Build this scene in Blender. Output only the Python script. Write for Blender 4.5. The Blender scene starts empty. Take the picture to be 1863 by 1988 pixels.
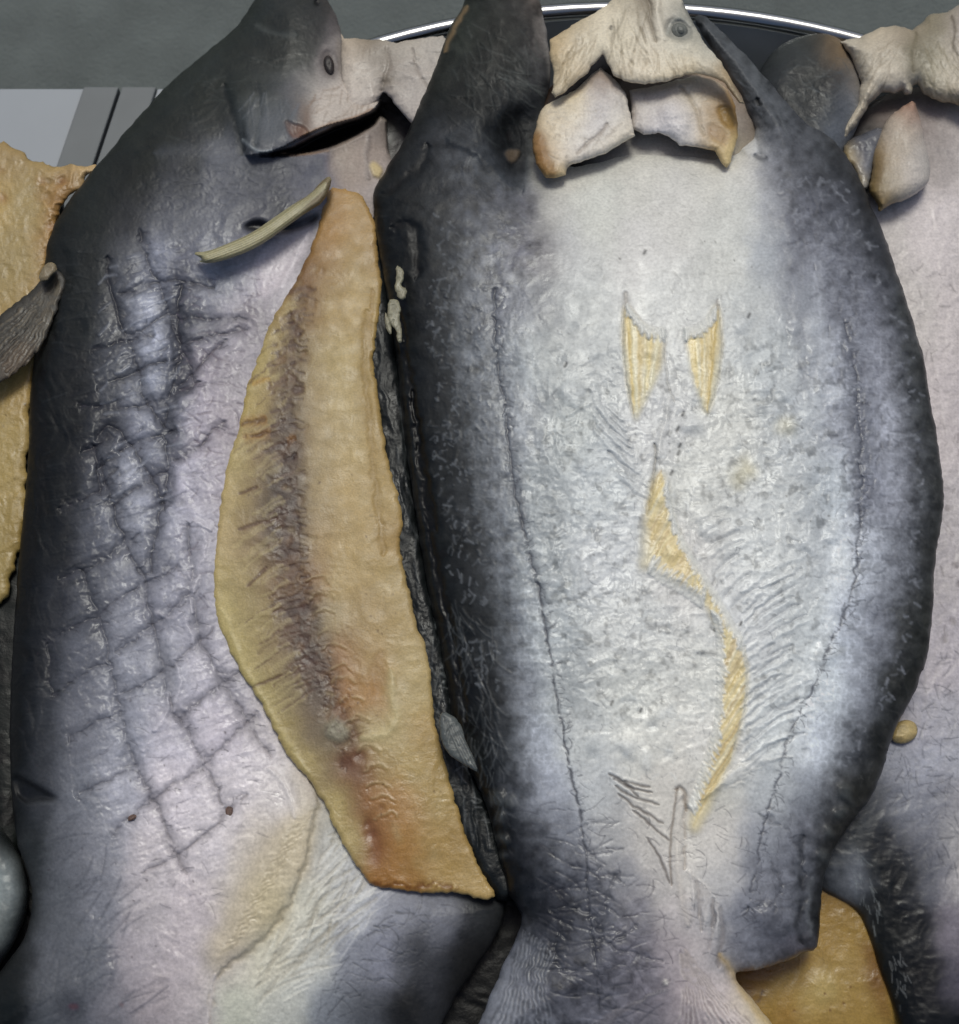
import bpy, math, random
import numpy as np
from mathutils import Vector
random.seed(7)
rng = np.random.default_rng(7)
C = bpy.context.scene.collection
SC = bpy.context.scene

# ---------------------------------------------------------------- camera, sky, sun, exposure
TILT = math.radians(18.0)
DIST = 0.62
S = 0.00025                       # metres per plan unit on the plane the pile lies in
cam_loc = np.array([0.0, -DIST*math.sin(TILT), DIST*math.cos(TILT)])
fwd = np.array([0.0, math.sin(TILT), -math.cos(TILT)])
upv = np.array([0.0, math.cos(TILT), math.sin(TILT)])
cd = bpy.data.cameras.new('camera'); cam = bpy.data.objects.new('camera', cd); C.objects.link(cam)
cam.location = cam_loc; cam.rotation_euler = (TILT, 0, 0)
cd.sensor_fit = 'VERTICAL'; cd.sensor_height = 24.0
cd.lens = 24.0*DIST/(1988*S); cd.clip_start = 0.01; cd.clip_end = 80
cd.dof.use_dof = True; cd.dof.focus_distance = 0.6; cd.dof.aperture_fstop = 11
SC.camera = cam

w = bpy.data.worlds.new('World'); SC.world = w; w.use_nodes = True
nt = w.node_tree; nt.nodes.clear()
wo = nt.nodes.new('ShaderNodeOutputWorld'); bgn = nt.nodes.new('ShaderNodeBackground')
sky = nt.nodes.new('ShaderNodeTexSky'); sky.sky_type = 'NISHITA'; sky.sun_disc = False
SUN_EL = math.radians(64); SUN_AZ = math.radians(4)       # azimuth from +Y towards +X
sky.sun_elevation = SUN_EL; sky.sun_rotation = SUN_AZ
sky.air_density = 1.0; sky.dust_density = 4.0; sky.ozone_density = 0.6
bgn.inputs['Strength'].default_value = 0.085
nt.links.new(sky.outputs[0], bgn.inputs['Color']); nt.links.new(bgn.outputs[0], wo.inputs['Surface'])
ld = bpy.data.lights.new('sun', 'SUN'); ld.energy = 1.5; ld.angle = math.radians(20); ld.color = (0.975, 1.0, 0.93)
sun = bpy.data.objects.new('sun', ld); C.objects.link(sun)
sd = Vector((math.sin(SUN_AZ)*math.cos(SUN_EL), math.cos(SUN_AZ)*math.cos(SUN_EL), math.sin(SUN_EL)))
sun.rotation_euler = sd.to_track_quat('Z', 'Y').to_euler(); sun.location = sd*3
SC.view_settings.view_transform = 'Standard'; SC.view_settings.look = 'None'
SC.view_settings.exposure = -0.14; SC.view_settings.gamma = 1.0

# ---------------------------------------------------------------- plan coordinates
def world(px, py, z):
    """point of the horizontal plane at height z (m) for plan coordinates; arrays welcome"""
    px = np.asarray(px, float); py = np.asarray(py, float); z = np.asarray(z, float)
    a = (px-931.5)*S/DIST; b = (994.0-py)*S/DIST
    dx = a; dy = fwd[1]+b*upv[1]; dz = fwd[2]+b*upv[2]
    t = (z-cam_loc[2])/dz
    return np.stack([dx*t+cam_loc[0], dy*t+cam_loc[1], z+0*t], -1)

# ---------------------------------------------------------------- noise and painting tools
TAB = rng.random((256, 256))
def vn(x, y, seed=0):
    x = x+seed*37.17; y = y+seed*91.7
    xi = np.floor(x).astype(int); yi = np.floor(y).astype(int)
    fx = x-xi; fy = y-yi
    fx = fx*fx*(3-2*fx); fy = fy*fy*(3-2*fy)
    x0 = xi % 256; x1 = (xi+1) % 256; y0 = yi % 256; y1 = (yi+1) % 256
    return (TAB[y0, x0]*(1-fx)+TAB[y0, x1]*fx)*(1-fy)+(TAB[y1, x0]*(1-fx)+TAB[y1, x1]*fx)*fy
def fbm(x, y, scale, octv=4, seed=0, ang=0.0, an=1.0, ridged=False, gain=0.5):
    c, s = math.cos(ang), math.sin(ang)
    u = (x*c+y*s)/(scale*an); v = (-x*s+y*c)/scale
    r = 0; a = 1; tot = 0
    for o in range(octv):
        n = vn(u, v, seed+o*3+1)
        if ridged: n = 1-np.abs(2*n-1)
        r = r+a*n; tot += a; a *= gain; u = u*2.03; v = v*2.03
    return r/tot                                   # 0..1
def lin(c):
    c = np.asarray(c, float)/255.0
    return np.where(c <= 0.04045, c/12.92, ((c+0.055)/1.055)**2.4)
def box(a, r):
    if r < 1: return a
    k = 2*r+1
    for ax in (0, 1):
        p = np.pad(a, [(r+1, r) if i == ax else (0, 0) for i in range(2)], mode='edge')
        cs = np.cumsum(p, axis=ax)
        a = (np.take(cs, range(k, cs.shape[ax]), ax)-np.take(cs, range(0, cs.shape[ax]-k), ax))/k
    return a
def blur(a, r):
    r = max(1, int(round(r)))
    return box(box(a, r), r)
def inpoly(X, Y, P):
    ins = np.zeros(X.shape, bool); n = len(P)
    for i in range(n):
        x1, y1 = P[i]; x2, y2 = P[(i+1) % n]
        if y1 == y2: continue
        c = ((y1 > Y) != (y2 > Y))
        xx = (x2-x1)*(Y-y1)/(y2-y1)+x1
        ins ^= c & (X < xx)
    return ins
def segdist(X, Y, pts, closed=False):
    best = np.full(X.shape, 1e18); n = len(pts); tt = np.zeros(X.shape); nx = np.zeros(X.shape); ny = np.zeros(X.shape)
    m = n if closed else n-1
    for i in range(m):
        x1, y1 = pts[i]; x2, y2 = pts[(i+1) % n]
        dx, dy = x2-x1, y2-y1; L = dx*dx+dy*dy+1e-9
        t = np.clip(((X-x1)*dx+(Y-y1)*dy)/L, 0, 1)
        qx = x1+t*dx; qy = y1+t*dy
        d = (X-qx)**2+(Y-qy)**2
        k = d < best
        best = np.where(k, d, best); tt = np.where(k, (i+t)/m, tt); nx = np.where(k, qx, nx); ny = np.where(k, qy, ny)
    return np.sqrt(best), tt, nx, ny
def smooth(P, closed=True, it=2):
    P = [tuple(map(float, p)) for p in P]
    for _ in range(it):
        Q = []; n = len(P)
        if not closed: Q.append(P[0])
        for i in range(n if closed else n-1):
            a, b = P[i], P[(i+1) % n]
            Q.append((a[0]*.75+b[0]*.25, a[1]*.75+b[1]*.25)); Q.append((a[0]*.25+b[0]*.75, a[1]*.25+b[1]*.75))
        if not closed: Q.append(P[-1])
        P = Q
    return P
def jag(P, amp, step=6, seed=0, scale=14):
    out = []; n = len(P); acc = 0
    for i in range(n):
        a = np.array(P[i]); b = np.array(P[(i+1) % n]); d = b-a; L = math.hypot(*d)
        if L < 1e-6: continue
        nn = np.array([-d[1], d[0]])/L; k = max(1, int(L/step))
        for j in range(k):
            q = a+d*j/k; s = acc+L*j/k
            f = float(vn(np.array(s/scale), np.array(seed*1.7), seed))*0.6+float(vn(np.array(s/scale*2.7), np.array(seed*3.1), seed+5))*0.4-0.5
            out.append(tuple(q+nn*f*2*amp))
        acc += L
    return out

class Field:
    """A piece of skin or flesh as a relief: outline, height over its bed (mm), colour, roughness."""
    def __init__(s, poly, step=2.2, z0=0.0, sm=2, jg=0, seed=0, jscale=14):
        P = smooth(poly, True, sm) if sm else [tuple(map(float, p)) for p in poly]
        if jg: P = jag(P, jg, 5, seed, jscale)
        s.P = P; s.step = step; s.z0 = z0; s.seed = seed
        a = np.array(P); x0, y0 = a.min(0)-2*step; x1, y1 = a.max(0)+2*step
        s.x0, s.y0 = x0, y0
        s.xs = np.arange(x0, x1+step, step); s.ys = np.arange(y0, y1+step, step)
        s.X, s.Y = np.meshgrid(s.xs, s.ys)
        s.ins = inpoly(s.X, s.Y, P)
        s.Z = np.zeros(s.X.shape); s.Col = np.zeros(s.X.shape+(3,)); s.R = np.full(s.X.shape, 0.45)
        cs = max(3*step, 5.0)
        cx = np.arange(x0, x1+cs*1.5, cs); cy = np.arange(y0, y1+cs*1.5, cs)
        CX, CY = np.meshgrid(cx, cy)
        d = segdist(CX, CY, P, True)[0]; d = np.where(inpoly(CX, CY, P), d, -d)
        s.D = s._up(d, cx, cy)
    def _up(s, g, cx, cy):
        u = np.clip((s.X-cx[0])/(cx[1]-cx[0]), 0, len(cx)-1.001); v = np.clip((s.Y-cy[0])/(cy[1]-cy[0]), 0, len(cy)-1.001)
        i = u.astype(int); j = v.astype(int); fu = u-i; fv = v-j
        if g.ndim == 3: fu = fu[..., None]; fv = fv[..., None]
        return (g[j, i]*(1-fu)+g[j, i+1]*fu)*(1-fv)+(g[j+1, i]*(1-fu)+g[j+1, i+1]*fu)*fv
    def colors(s, rows, warp=18, wscale=40, power=4.3):
        pts = []
        for r in rows:
            y = r[0]
            for x, c in r[1]: pts.append((x, y, *lin(c)))
        pts = np.array(pts); cs = 9.0
        cx = np.arange(s.xs[0]-60, s.xs[-1]+80, cs); cy = np.arange(s.ys[0]-60, s.ys[-1]+80, cs)
        CX, CY = np.meshgrid(cx, cy)
        num = np.zeros(CX.shape+(3,)); den = np.zeros(CX.shape)
        for p in pts:
            d = (CX-p[0])**2+((CY-p[1])*0.62)**2+90
            wt = d**(-power/1.6)
            num += wt[..., None]*p[2:5]; den += wt
        g = num/den[..., None]
        for k in range(3): g[..., k] = blur(blur(g[..., k], 1), 1)
        wx = (fbm(s.X, s.Y, wscale, 3, s.seed+11)-.5)*2*warp; wy = (fbm(s.X, s.Y, wscale, 3, s.seed+17)-.5)*2*warp
        X, Y = s.X, s.Y
        s.X = X+wx; s.Y = Y+wy; s.Col = s._up(g, cx, cy); s.X, s.Y = X, Y
        return s
    def flat(s, c): s.Col[:] = lin(c); return s
    def dome(s, h, wd, p=2.0):
        t = np.clip(s.D/wd, 0, 1); s.Z += h*(1-(1-t)**p)**(1/p); return s
    def _sub(s, bx, pad):
        i0 = max(0, int((bx[0]-pad-s.x0)/s.step)); i1 = min(len(s.xs), int((bx[2]+pad-s.x0)/s.step)+2)
        j0 = max(0, int((bx[1]-pad-s.y0)/s.step)); j1 = min(len(s.ys), int((bx[3]+pad-s.y0)/s.step)+2)
        if i0 >= i1 or j0 >= j1: return None
        return (slice(j0, j1), slice(i0, i1))
    def _mix(s, sl, m, col, rough=None):
        if col is not None:
            c = s.Col[sl]; s.Col[sl] = c+(lin(col)-c)*m[..., None]
        if rough is not None:
            r = s.R[sl]; s.R[sl] = r+(rough-r)*m
    def blob(s, poly, soft=8, col=None, a=1.0, dz=0.0, rough=None, warp=0, wscale=20, sm=1):
        P = smooth(poly, True, sm) if sm else poly
        A = np.array(P); sl = s._sub((*A.min(0), *A.max(0)), soft*2+warp+6)
        if sl is None: return s
        X, Y = s.X[sl], s.Y[sl]
        if warp:
            X = X+(fbm(X, Y, wscale, 3, s.seed+23)-.5)*2*warp; Y = Y+(fbm(X, Y, wscale, 3, s.seed+29)-.5)*2*warp
        m = inpoly(X, Y, P).astype(float)
        m = blur(m, soft/s.step/1.5) if soft >= s.step else m
        s._mix(sl, m*a, col, rough); s.Z[sl] += dz*m
        return s
    def stroke(s, pts, wd=3, col=None, a=0.8, dz=0.0, rough=None, taper=True, sm=2, brk=0.0, wob=0, rim=0.0):
        P = smooth(pts, False, sm) if (sm and len(pts) > 2) else pts
        A = np.array(P); sl = s._sub((*A.min(0), *A.max(0)), wd*3+wob+2)
        if sl is None: return s
        X, Y = s.X[sl], s.Y[sl]
        if wob:
            X = X+(fbm(X, Y, 16, 2, s.seed+31)-.5)*2*wob; Y = Y+(fbm(X, Y, 16, 2, s.seed+37)-.5)*2*wob
        d, t, _, _ = segdist(X, Y, P)
        w_ = np.full(d.shape, float(wd))
        if taper: w_ = wd*np.clip(0.25+1.1*np.sqrt(np.clip(np.sin(np.pi*t), 0, 1)), .25, 1.0)
        m = np.exp(-(d/w_)**2); dz = dz*.42; rim = rim*.42
        if brk: m = m*np.clip((fbm(X, Y, 9, 2, s.seed+41)-.5)*4+.5+(1-brk), 0, 1)
        s._mix(sl, np.clip(m*a, 0, 1), col, rough); s.Z[sl] += dz*m
        if rim: s.Z[sl] += rim*np.exp(-((d-2.2*w_)/w_)**2)
        return s
    def step_edge(s, pts, h, wd=12, fall=40):
        """a lip: the side to the left of the polyline stands proud by h and fades over fall"""
        P = smooth(pts, False, 2); A = np.array(P); sl = s._sub((*A.min(0), *A.max(0)), fall*2)
        X, Y = s.X[sl], s.Y[sl]
        d, t, qx, qy = segdist(X, Y, P)
        k = np.clip((t*(len(P)-1)).astype(int), 0, len(P)-2); PA = A
        tx = PA[k+1, 0]-PA[k, 0]; ty = PA[k+1, 1]-PA[k, 1]
        side = (tx*(Y-qy)-ty*(X-qx)) < 0
        e = np.clip(np.sin(np.pi*np.clip(t, 0.0, 1.0))*3, 0, 1)
        s.Z[sl] += np.where(side, h*np.exp(-(d/fall)**2), 0)*e
        return s
    def hairs(s, poly, n, L=(15, 45), ang=(0, math.pi), wd=1.3, col=(60, 62, 66), a=0.5, dz=0.0, curl=0.8, seed=1, rough=None):
        r = random.Random(seed); A = np.array(poly); x0, y0 = A.min(0); x1, y1 = A.max(0); k = 0; tr = 0
        while k < n and tr < n*12:
            tr += 1
            x = r.uniform(x0, x1); y = r.uniform(y0, y1)
            if not inpoly(np.array([x]), np.array([y]), poly)[0]: continue
            k += 1
            th = r.uniform(*ang) if not callable(ang) else ang(x, y)+r.gauss(0, .15)
            ln = r.uniform(*L); m = 4; pts = [(x, y)]; cu = r.uniform(-curl, curl)
            for i in range(m):
                th += cu/m+r.gauss(0, .12*curl)
                x += math.cos(th)*ln/m; y += math.sin(th)*ln/m; pts.append((x, y))
            s.stroke(pts, wd*r.uniform(.7, 1.3), col, a*r.uniform(.4, 1), dz*r.uniform(.5, 1.2), rough, sm=1)
        return s
    def wrinkle(s, amp, scale, octv=3, ang=0, an=1.0, ridged=True, mask=None, tint=0.0, seed=0):
        wx = (fbm(s.X, s.Y, scale*2.5, 2, s.seed+seed+51)-.5)*scale*2.2
        n = fbm(s.X+wx, s.Y-wx*.7, scale, octv, s.seed+seed+57, ang, an, ridged)-.5
        if mask is not None: n = n*mask
        s.Z += amp*.85*n
        if tint: s.Col *= (1+tint*2*n)[..., None]
        return s
    def tint(s, amt, scale, seed=0, octv=4, an=1, ang=0):
        s.Col *= (1+amt*2*(fbm(s.X, s.Y, scale, octv, s.seed+seed+70, ang, an)-.5))[..., None]; return s
    def mask(s, poly, soft=20):
        return blur(inpoly(s.X, s.Y, smooth(poly)).astype(float), soft/s.step/1.5)
    def spots(s, poly, n, r=(1, 3), col=(60, 60, 62), a=.7, seed=3, dz=0):
        q = random.Random(seed); A = np.array(poly); x0, y0 = A.min(0); x1, y1 = A.max(0); k = 0
        while k < n:
            x = q.uniform(x0, x1); y = q.uniform(y0, y1)
            if not inpoly(np.array([x]), np.array([y]), poly)[0]: continue
            k += 1; rr = q.uniform(*r); th = q.uniform(0, 3.14)
            s.stroke([(x, y), (x+math.cos(th)*rr*1.5, y+math.sin(th)*rr*1.5)], rr, col, a*q.uniform(.5, 1), dz, sm=0, taper=False)
        return s
    def build(s, root, parts, thick=8.0, tuck=10, gain=1.0):
        """parts: list of (name, material, polygon or None, label or None); the last is the rest. One mesh object each."""
        ins = s.ins; H, W_ = ins.shape
        nb = np.zeros_like(ins)
        for dj in (-1, 0, 1):
            for di in (-1, 0, 1): nb |= np.roll(np.roll(ins, dj, 0), di, 1)
        rim = nb & ~ins
        X = s.X.copy(); Y = s.Y.copy()
        jj, ii = np.nonzero(rim)
        if len(jj):
            _, _, qx, qy = segdist(X[jj, ii], Y[jj, ii], s.P, True)
            X[jj, ii] = qx; Y[jj, ii] = qy
        keep = ins | rim
        q = keep[:-1, :-1] & keep[1:, :-1] & keep[:-1, 1:] & keep[1:, 1:]
        q &= (ins[:-1, :-1] | ins[1:, :-1] | ins[:-1, 1:] | ins[1:, 1:])
        idx = np.arange(H*W_).reshape(H, W_)
        jq, iq = np.nonzero(q)
        F = np.stack([idx[jq, iq], idx[jq+1, iq], idx[jq+1, iq+1], idx[jq, iq+1]], 1)
        cx = s.X[jq, iq]; cy = s.Y[jq, iq]
        own = np.full(len(F), len(parts)-1)
        for k, p in enumerate(parts[:-1]):
            m = inpoly(cx+(fbm(cx, cy, 20, 2, 5)-.5)*8, cy, smooth(p[2])) & (own == len(parts)-1); own[m] = k
        zw = s.z0/1000.0+s.Z/1000.0
        V = world(X, Y, zw).reshape(-1, 3)
        # skirt vertices: below every vertex, tucked towards the inside
        gy, gx = np.gradient(blur(np.clip(s.D, -20, 60), 3)); gl = np.hypot(gx, gy)+1e-6
        V2 = world(X+gx/gl*tuck, Y+gy/gl*tuck, zw-thick/1000.0).reshape(-1, 3)
        allV = np.concatenate([V, V2]); N = H*W_
        e = np.concatenate([np.stack([F[:, k], F[:, (k+1) % 4]], 1) for k in range(4)])
        eo = np.tile(own, 4)
        key = np.sort(e, 1); kk = key[:, 0].astype(np.int64)*N+key[:, 1]
        u, inv, cnt = np.unique(kk, return_inverse=True, return_counts=True)
        out = cnt[inv] == 1
        eb = e[out]; ob = eo[out]
        SK = np.stack([eb[:, 1], eb[:, 0], eb[:, 0]+N, eb[:, 1]+N], 1)
        F = np.concatenate([F, SK]); own = np.concatenate([own, ob])
        g_ = s.Col.mean(-1, keepdims=True); blu = np.clip((s.Col[..., 2:3]-s.Col[..., 0:1])/(g_+.01)*3, 0, 1)
        base_ = s.Col+(g_-s.Col)*.50*blu
        base_ = base_*np.clip(g_/.078, .1, 1)**.6
        base_ = base_*(1+.22*np.clip((g_-.24)/.2, 0, 1))
        col = np.clip(base_*gain-.006, 0.004, 0.86).reshape(-1, 3); rr = np.clip(s.R, .12, .95).reshape(-1, 1)
        rgba = np.concatenate([col, rr], 1); rgba = np.concatenate([rgba, rgba])
        loc = np.array(root.location) if root is not None else np.zeros(3)
        res = []
        for k, p in enumerate(parts):
            f = F[own == k]
            if not len(f): continue
            used, ff = np.unique(f, return_inverse=True); ff = ff.reshape(f.shape)
            me = bpy.data.meshes.new(p[0]); me.vertices.add(len(used)); me.loops.add(ff.size); me.polygons.add(len(ff))
            me.vertices.foreach_set('co', (allV[used]-loc).astype(np.float32).ravel())
            me.loops.foreach_set('vertex_index', ff.astype(np.int32).ravel())
            me.polygons.foreach_set('loop_start', np.arange(0, ff.size, 4, dtype=np.int32))
            me.polygons.foreach_set('loop_total', np.full(len(ff), 4, dtype=np.int32))
            me.update(); me.validate()
            at = me.color_attributes.new('Col', 'FLOAT_COLOR', 'POINT')
            if len(at.data) == len(used): at.data.foreach_set('color', rgba[used].astype(np.float32).ravel())
            me.polygons.foreach_set('use_smooth', np.ones(len(me.polygons), bool))
            me.materials.append(p[1])
            o = bpy.data.objects.new(p[0], me); C.objects.link(o); o.parent = root
            if len(p) > 3 and p[3]: o['label'] = p[3]
            res.append(o)
        return res

# ---------------------------------------------------------------- materials
def mat_base(name):
    m = bpy.data.materials.new(name); m.use_nodes = True
    return m, m.node_tree, m.node_tree.nodes['Principled BSDF']
def tissue(name, bump=0.25, fine=900, spec=0.5, sss=0.0, coat=0.0, rv=0.25):
    m, t, b = mat_base(name); N, L = t.nodes, t.links
    at = N.new('ShaderNodeAttribute'); at.attribute_name = 'Col'
    tc = N.new('ShaderNodeTexCoord')
    n1 = N.new('ShaderNodeTexNoise'); n1.inputs['Scale'].default_value = fine; n1.inputs['Detail'].default_value = 5
    n2 = N.new('ShaderNodeTexNoise'); n2.inputs['Scale'].default_value = 130; n2.inputs['Detail'].default_value = 6
    L.new(tc.outputs['Object'], n1.inputs['Vector']); L.new(tc.outputs['Object'], n2.inputs['Vector'])
    mr = N.new('ShaderNodeMapRange'); mr.inputs[1].default_value = .3; mr.inputs[2].default_value = .7; mr.inputs[3].default_value = .86; mr.inputs[4].default_value = 1.12
    L.new(n1.outputs[0], mr.inputs[0])
    mx = N.new('ShaderNodeVectorMath'); mx.operation = 'SCALE'
    L.new(at.outputs['Color'], mx.inputs[0]); L.new(mr.outputs[0], mx.inputs['Scale'])
    L.new(mx.outputs[0], b.inputs['Base Color'])
    r1 = N.new('ShaderNodeMapRange'); r1.inputs[1].default_value = .3; r1.inputs[2].default_value = .7; r1.inputs[3].default_value = -rv*.5; r1.inputs[4].default_value = rv*.5
    L.new(n2.outputs[0], r1.inputs[0])
    ad = N.new('ShaderNodeMath'); ad.operation = 'ADD'; ad.use_clamp = True
    L.new(at.outputs['Alpha'], ad.inputs[0]); L.new(r1.outputs[0], ad.inputs[1]); L.new(ad.outputs[0], b.inputs['Roughness'])
    bp = N.new('ShaderNodeBump'); bp.inputs['Strength'].default_value = bump; bp.inputs['Distance'].default_value = 0.0006
    L.new(n1.outputs[0], bp.inputs['Height']); L.new(bp.outputs[0], b.inputs['Normal'])
    b.inputs['Specular IOR Level'].default_value = spec
    if sss:
        b.inputs['Subsurface Weight'].default_value = sss; b.inputs['Subsurface Radius'].default_value = (1.0, .6, .3); b.inputs['Subsurface Scale'].default_value = 0.0015
    if coat: b.inputs['Coat Weight'].default_value = coat; b.inputs['Coat Roughness'].default_value = .3
    return m
M_SKIN = tissue('dried_skin', .12, 700, .28)
M_DARK = tissue('dark_skin', .25, 800, .25)
M_FLESH = tissue('dried_flesh', .22, 1100, .45, sss=0)
M_FIN = tissue('fin_skin', .2, 900, .45, sss=.1)
M_BONE = tissue('membrane', .3, 800, .4)
def simple(name, col, rough, metal=0.0, nscale=None, namt=.1, bump=0, bscale=None, dist=.001, stretch=None):
    m, t, b = mat_base(name); N, L = t.nodes, t.links
    b.inputs['Roughness'].default_value = rough; b.inputs['Metallic'].default_value = metal
    c = lin(col); b.inputs['Base Color'].default_value = (*c, 1)
    tc = N.new('ShaderNodeTexCoord'); vec = tc.outputs['Object']
    if stretch:
        mp = N.new('ShaderNodeMapping'); mp.inputs['Scale'].default_value = stretch; L.new(vec, mp.inputs[0]); vec = mp.outputs[0]
    if nscale:
        n = N.new('ShaderNodeTexNoise'); n.inputs['Scale'].default_value = nscale; n.inputs['Detail'].default_value = 8
        L.new(vec, n.inputs['Vector'])
        cr = N.new('ShaderNodeValToRGB'); cr.color_ramp.elements[0].position = .3; cr.color_ramp.elements[1].position = .7
        cr.color_ramp.elements[0].color = (*(c*(1-namt)), 1); cr.color_ramp.elements[1].color = (*np.clip(c*(1+namt), 0, .9), 1)
        L.new(n.outputs[0], cr.inputs[0]); L.new(cr.outputs[0], b.inputs['Base Color'])
    if bump:
        n = N.new('ShaderNodeTexNoise'); n.inputs['Scale'].default_value = bscale or nscale; n.inputs['Detail'].default_value = 8
        L.new(vec, n.inputs['Vector'])
        bp = N.new('ShaderNodeBump'); bp.inputs['Strength'].default_value = bump; bp.inputs['Distance'].default_value = dist
        L.new(n.outputs[0], bp.inputs['Height']); L.new(bp.outputs[0], b.inputs['Normal'])
    return m
M_WALL = simple('rough_cement', (96, 102, 100), .9, 0, 18, .14, .8, 260, .004)
M_PANEL = simple('white_laminate', (152, 157, 162), .5, 0, 30, .02)
M_ALU = simple('grey_aluminium', (108, 112, 113), .6, 0, 40, .05)
M_GAP = simple('dark_gap', (40, 42, 42), .9)
M_STEEL = simple('brushed_steel', (168, 170, 170), .20, 1.0, 60, .06)
M_STEEL2 = simple('dull_steel', (158, 162, 162), .5, .15, 50, .1)
M_EYE = simple('dried_eye', (36, 28, 25), .5, 0, 900, .4, .5, 700, .0004)
M_EYE2 = simple('grey_eye', (104, 106, 100), .5, 0, 700, .25, .5, 700, .0004)

def tag(o, label=None, cat=None, group=None, kind=None):
    if label: o['label'] = label
    if cat: o['category'] = cat
    if group: o['group'] = group
    if kind: o['kind'] = kind
    return o
def thing(name, label, cat, pxy, z, group=None):
    o = bpy.data.objects.new(name, None); C.objects.link(o); o.empty_display_size = .02
    o.location = world(pxy[0], pxy[1], z/1000.0); tag(o, label, cat, group); return o
def mesh_obj(name, verts, faces, mat, parent=None, smooth_=False, bevel=0):
    me = bpy.data.meshes.new(name); loc = Vector(parent.location) if parent else Vector((0, 0, 0))
    me.from_pydata([tuple(Vector(v)-loc) for v in verts], [], faces); me.update(); me.materials.append(mat)
    if smooth_: me.polygons.foreach_set('use_smooth', [True]*len(me.polygons))
    o = bpy.data.objects.new(name, me); C.objects.link(o); o.parent = parent
    if bevel:
        b = o.modifiers.new('bevel', 'BEVEL'); b.width = bevel; b.segments = 2
    return o
def prism(name, quad, z0, z1, mat, parent, bevel=.0008):
    v = [(x, y, z0) for x, y in quad]+[(x, y, z1) for x, y in quad]; n = len(quad)
    f = [tuple(range(n))[::-1], tuple(range(n, 2*n))]+[(i, (i+1) % n, n+(i+1) % n, n+i) for i in range(n)]
    return mesh_obj(name, v, f, mat, parent, False, bevel)

# ---------------------------------------------------------------- setting: wall, counter, tray
ZC = -0.118
yb = float(world(200, 167, ZC)[1])
ZF = ZC-.55
floor = mesh_obj('floor', [(-25, -25, ZF), (25, -25, ZF), (25, 25, ZF), (-25, 25, ZF)], [(0, 1, 2, 3)], M_WALL); tag(floor, kind='structure')
counter = thing('display_counter', 'white counter top with grey aluminium framing beyond the tray, top left', 'counter', (200, 240), -126)
def cp(px, py): return tuple(world(px, py, ZC)[:2])
def lerp_line(a, b, y):                 # plan point of a frame line at row y
    t = (y-a[1])/(b[1]-a[1]); return (a[0]+(b[0]-a[0])*t, y)
LA = ((167, 168), (90, 312)); LM = ((238, 168), (152, 315)); LR = ((310, 165), (215, 300))
def bar(la, lb, off0, off1):
    p = [lerp_line(*la, 163), lerp_line(*lb, 163), lerp_line(*lb, 2400), lerp_line(*la, 2400)]
    q = [cp(p[0][0]+off0, p[0][1]), cp(p[1][0]+off1, p[1][1]), cp(p[2][0]+off0, 2400), cp(p[3][0]+off0, 2400)]
    return q
a0 = cp(*LA[0]); a1 = cp(*LA[1]); m0 = cp(*LM[0]); m1 = cp(*LM[1]); r0 = cp(*LR[0]); r1 = cp(*LR[1])
def ext(p, q, y):
    t = (y-p[1])/(q[1]-p[1]); return (p[0]+(q[0]-p[0])*t, y)
yt = yb-.002; yl = -.45
g = .0011
def sh(p, d): return (p[0]+d, p[1])
A0, A1 = ext(a0, a1, yt), ext(a0, a1, yl); M0, M1 = ext(m0, m1, yt), ext(m0, m1, yl); R0, R1 = ext(r0, r1, yt), ext(r0, r1, yl)
# keep all three lines parallel to the first one further out
A1 = (A0[0]+(A1[0]-A0[0])*.55, yl); M1 = (M0[0]+(A1[0]-A0[0])*1.0, yl); R1 = (R0[0]+(A1[0]-A0[0])*1.0, yl)
prism('frame_bar', [A0, sh(M0, -g), sh(M1, -g), A1], ZC-.02, ZC+.002, M_ALU, counter)
prism('frame_bar', [sh(M0, g), R0, R1, sh(M1, g)], ZC-.02, ZC+.002, M_ALU, counter)
prism('panel', [(-.95, yt), sh(A0, -.0004), sh(A1, -.0004), (-.95, yl)], ZC-.018, ZC, M_PANEL, counter)
prism('panel', [sh(R0, .0004), (.95, yt), (.95, yl), sh(R1, .0004)], ZC-.018, ZC, M_PANEL, counter)
prism('carcass', [(-.94, yt-.01), (.94, yt-.01), (.94, yl+.01), (-.94, yl+.01)], ZC-.30, ZC-.021, M_GAP, counter, 0)

tray = thing('steel_tray', 'large oval steel tray with a rolled shiny rim under the dried fish', 'tray', (1210, 900), -112)
ZR = -.030
def tray_curve(k=1.0, n=140):
    top = world(1210, 20, ZR); x0, y1 = top[0], top[1]
    xe = float(world(-80, 900, ZR)[0]); a = x0-xe; ye = float(world(1210, 922, ZR)[1]); b = y1-ye
    yl_ = -.33; pts = []
    for i in range(n):
        th = 2*math.pi*i/n
        cx_, sy_ = math.cos(th), math.sin(th)
        yy = (ye+sy_*(b+(k-1)*b*1.6)) if sy_ >= 0 else (yl_+sy_*(b+(k-1)*b*1.6))
        pts.append((x0+cx_*(a+(k-1)*b*1.6), yy))
    return pts
def loft(name, rings, mat, parent, close_end=False, cyc=False):
    v = []; f = []; n = len(rings[0])
    for r in rings: v += r
    m = len(rings)
    for j in range(m if cyc else m-1):
        for i in range(n):
            a = j*n+i; b_ = j*n+(i+1) % n; j2 = ((j+1) % m)*n
            f.append((a, b_, j2+(i+1) % n, j2+i))
    if close_end: f.append(tuple((m-1)*n+i for i in range(n)))
    return mesh_obj(name, v, f, mat, parent, True)
base = tray_curve()
nrm = []
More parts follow.
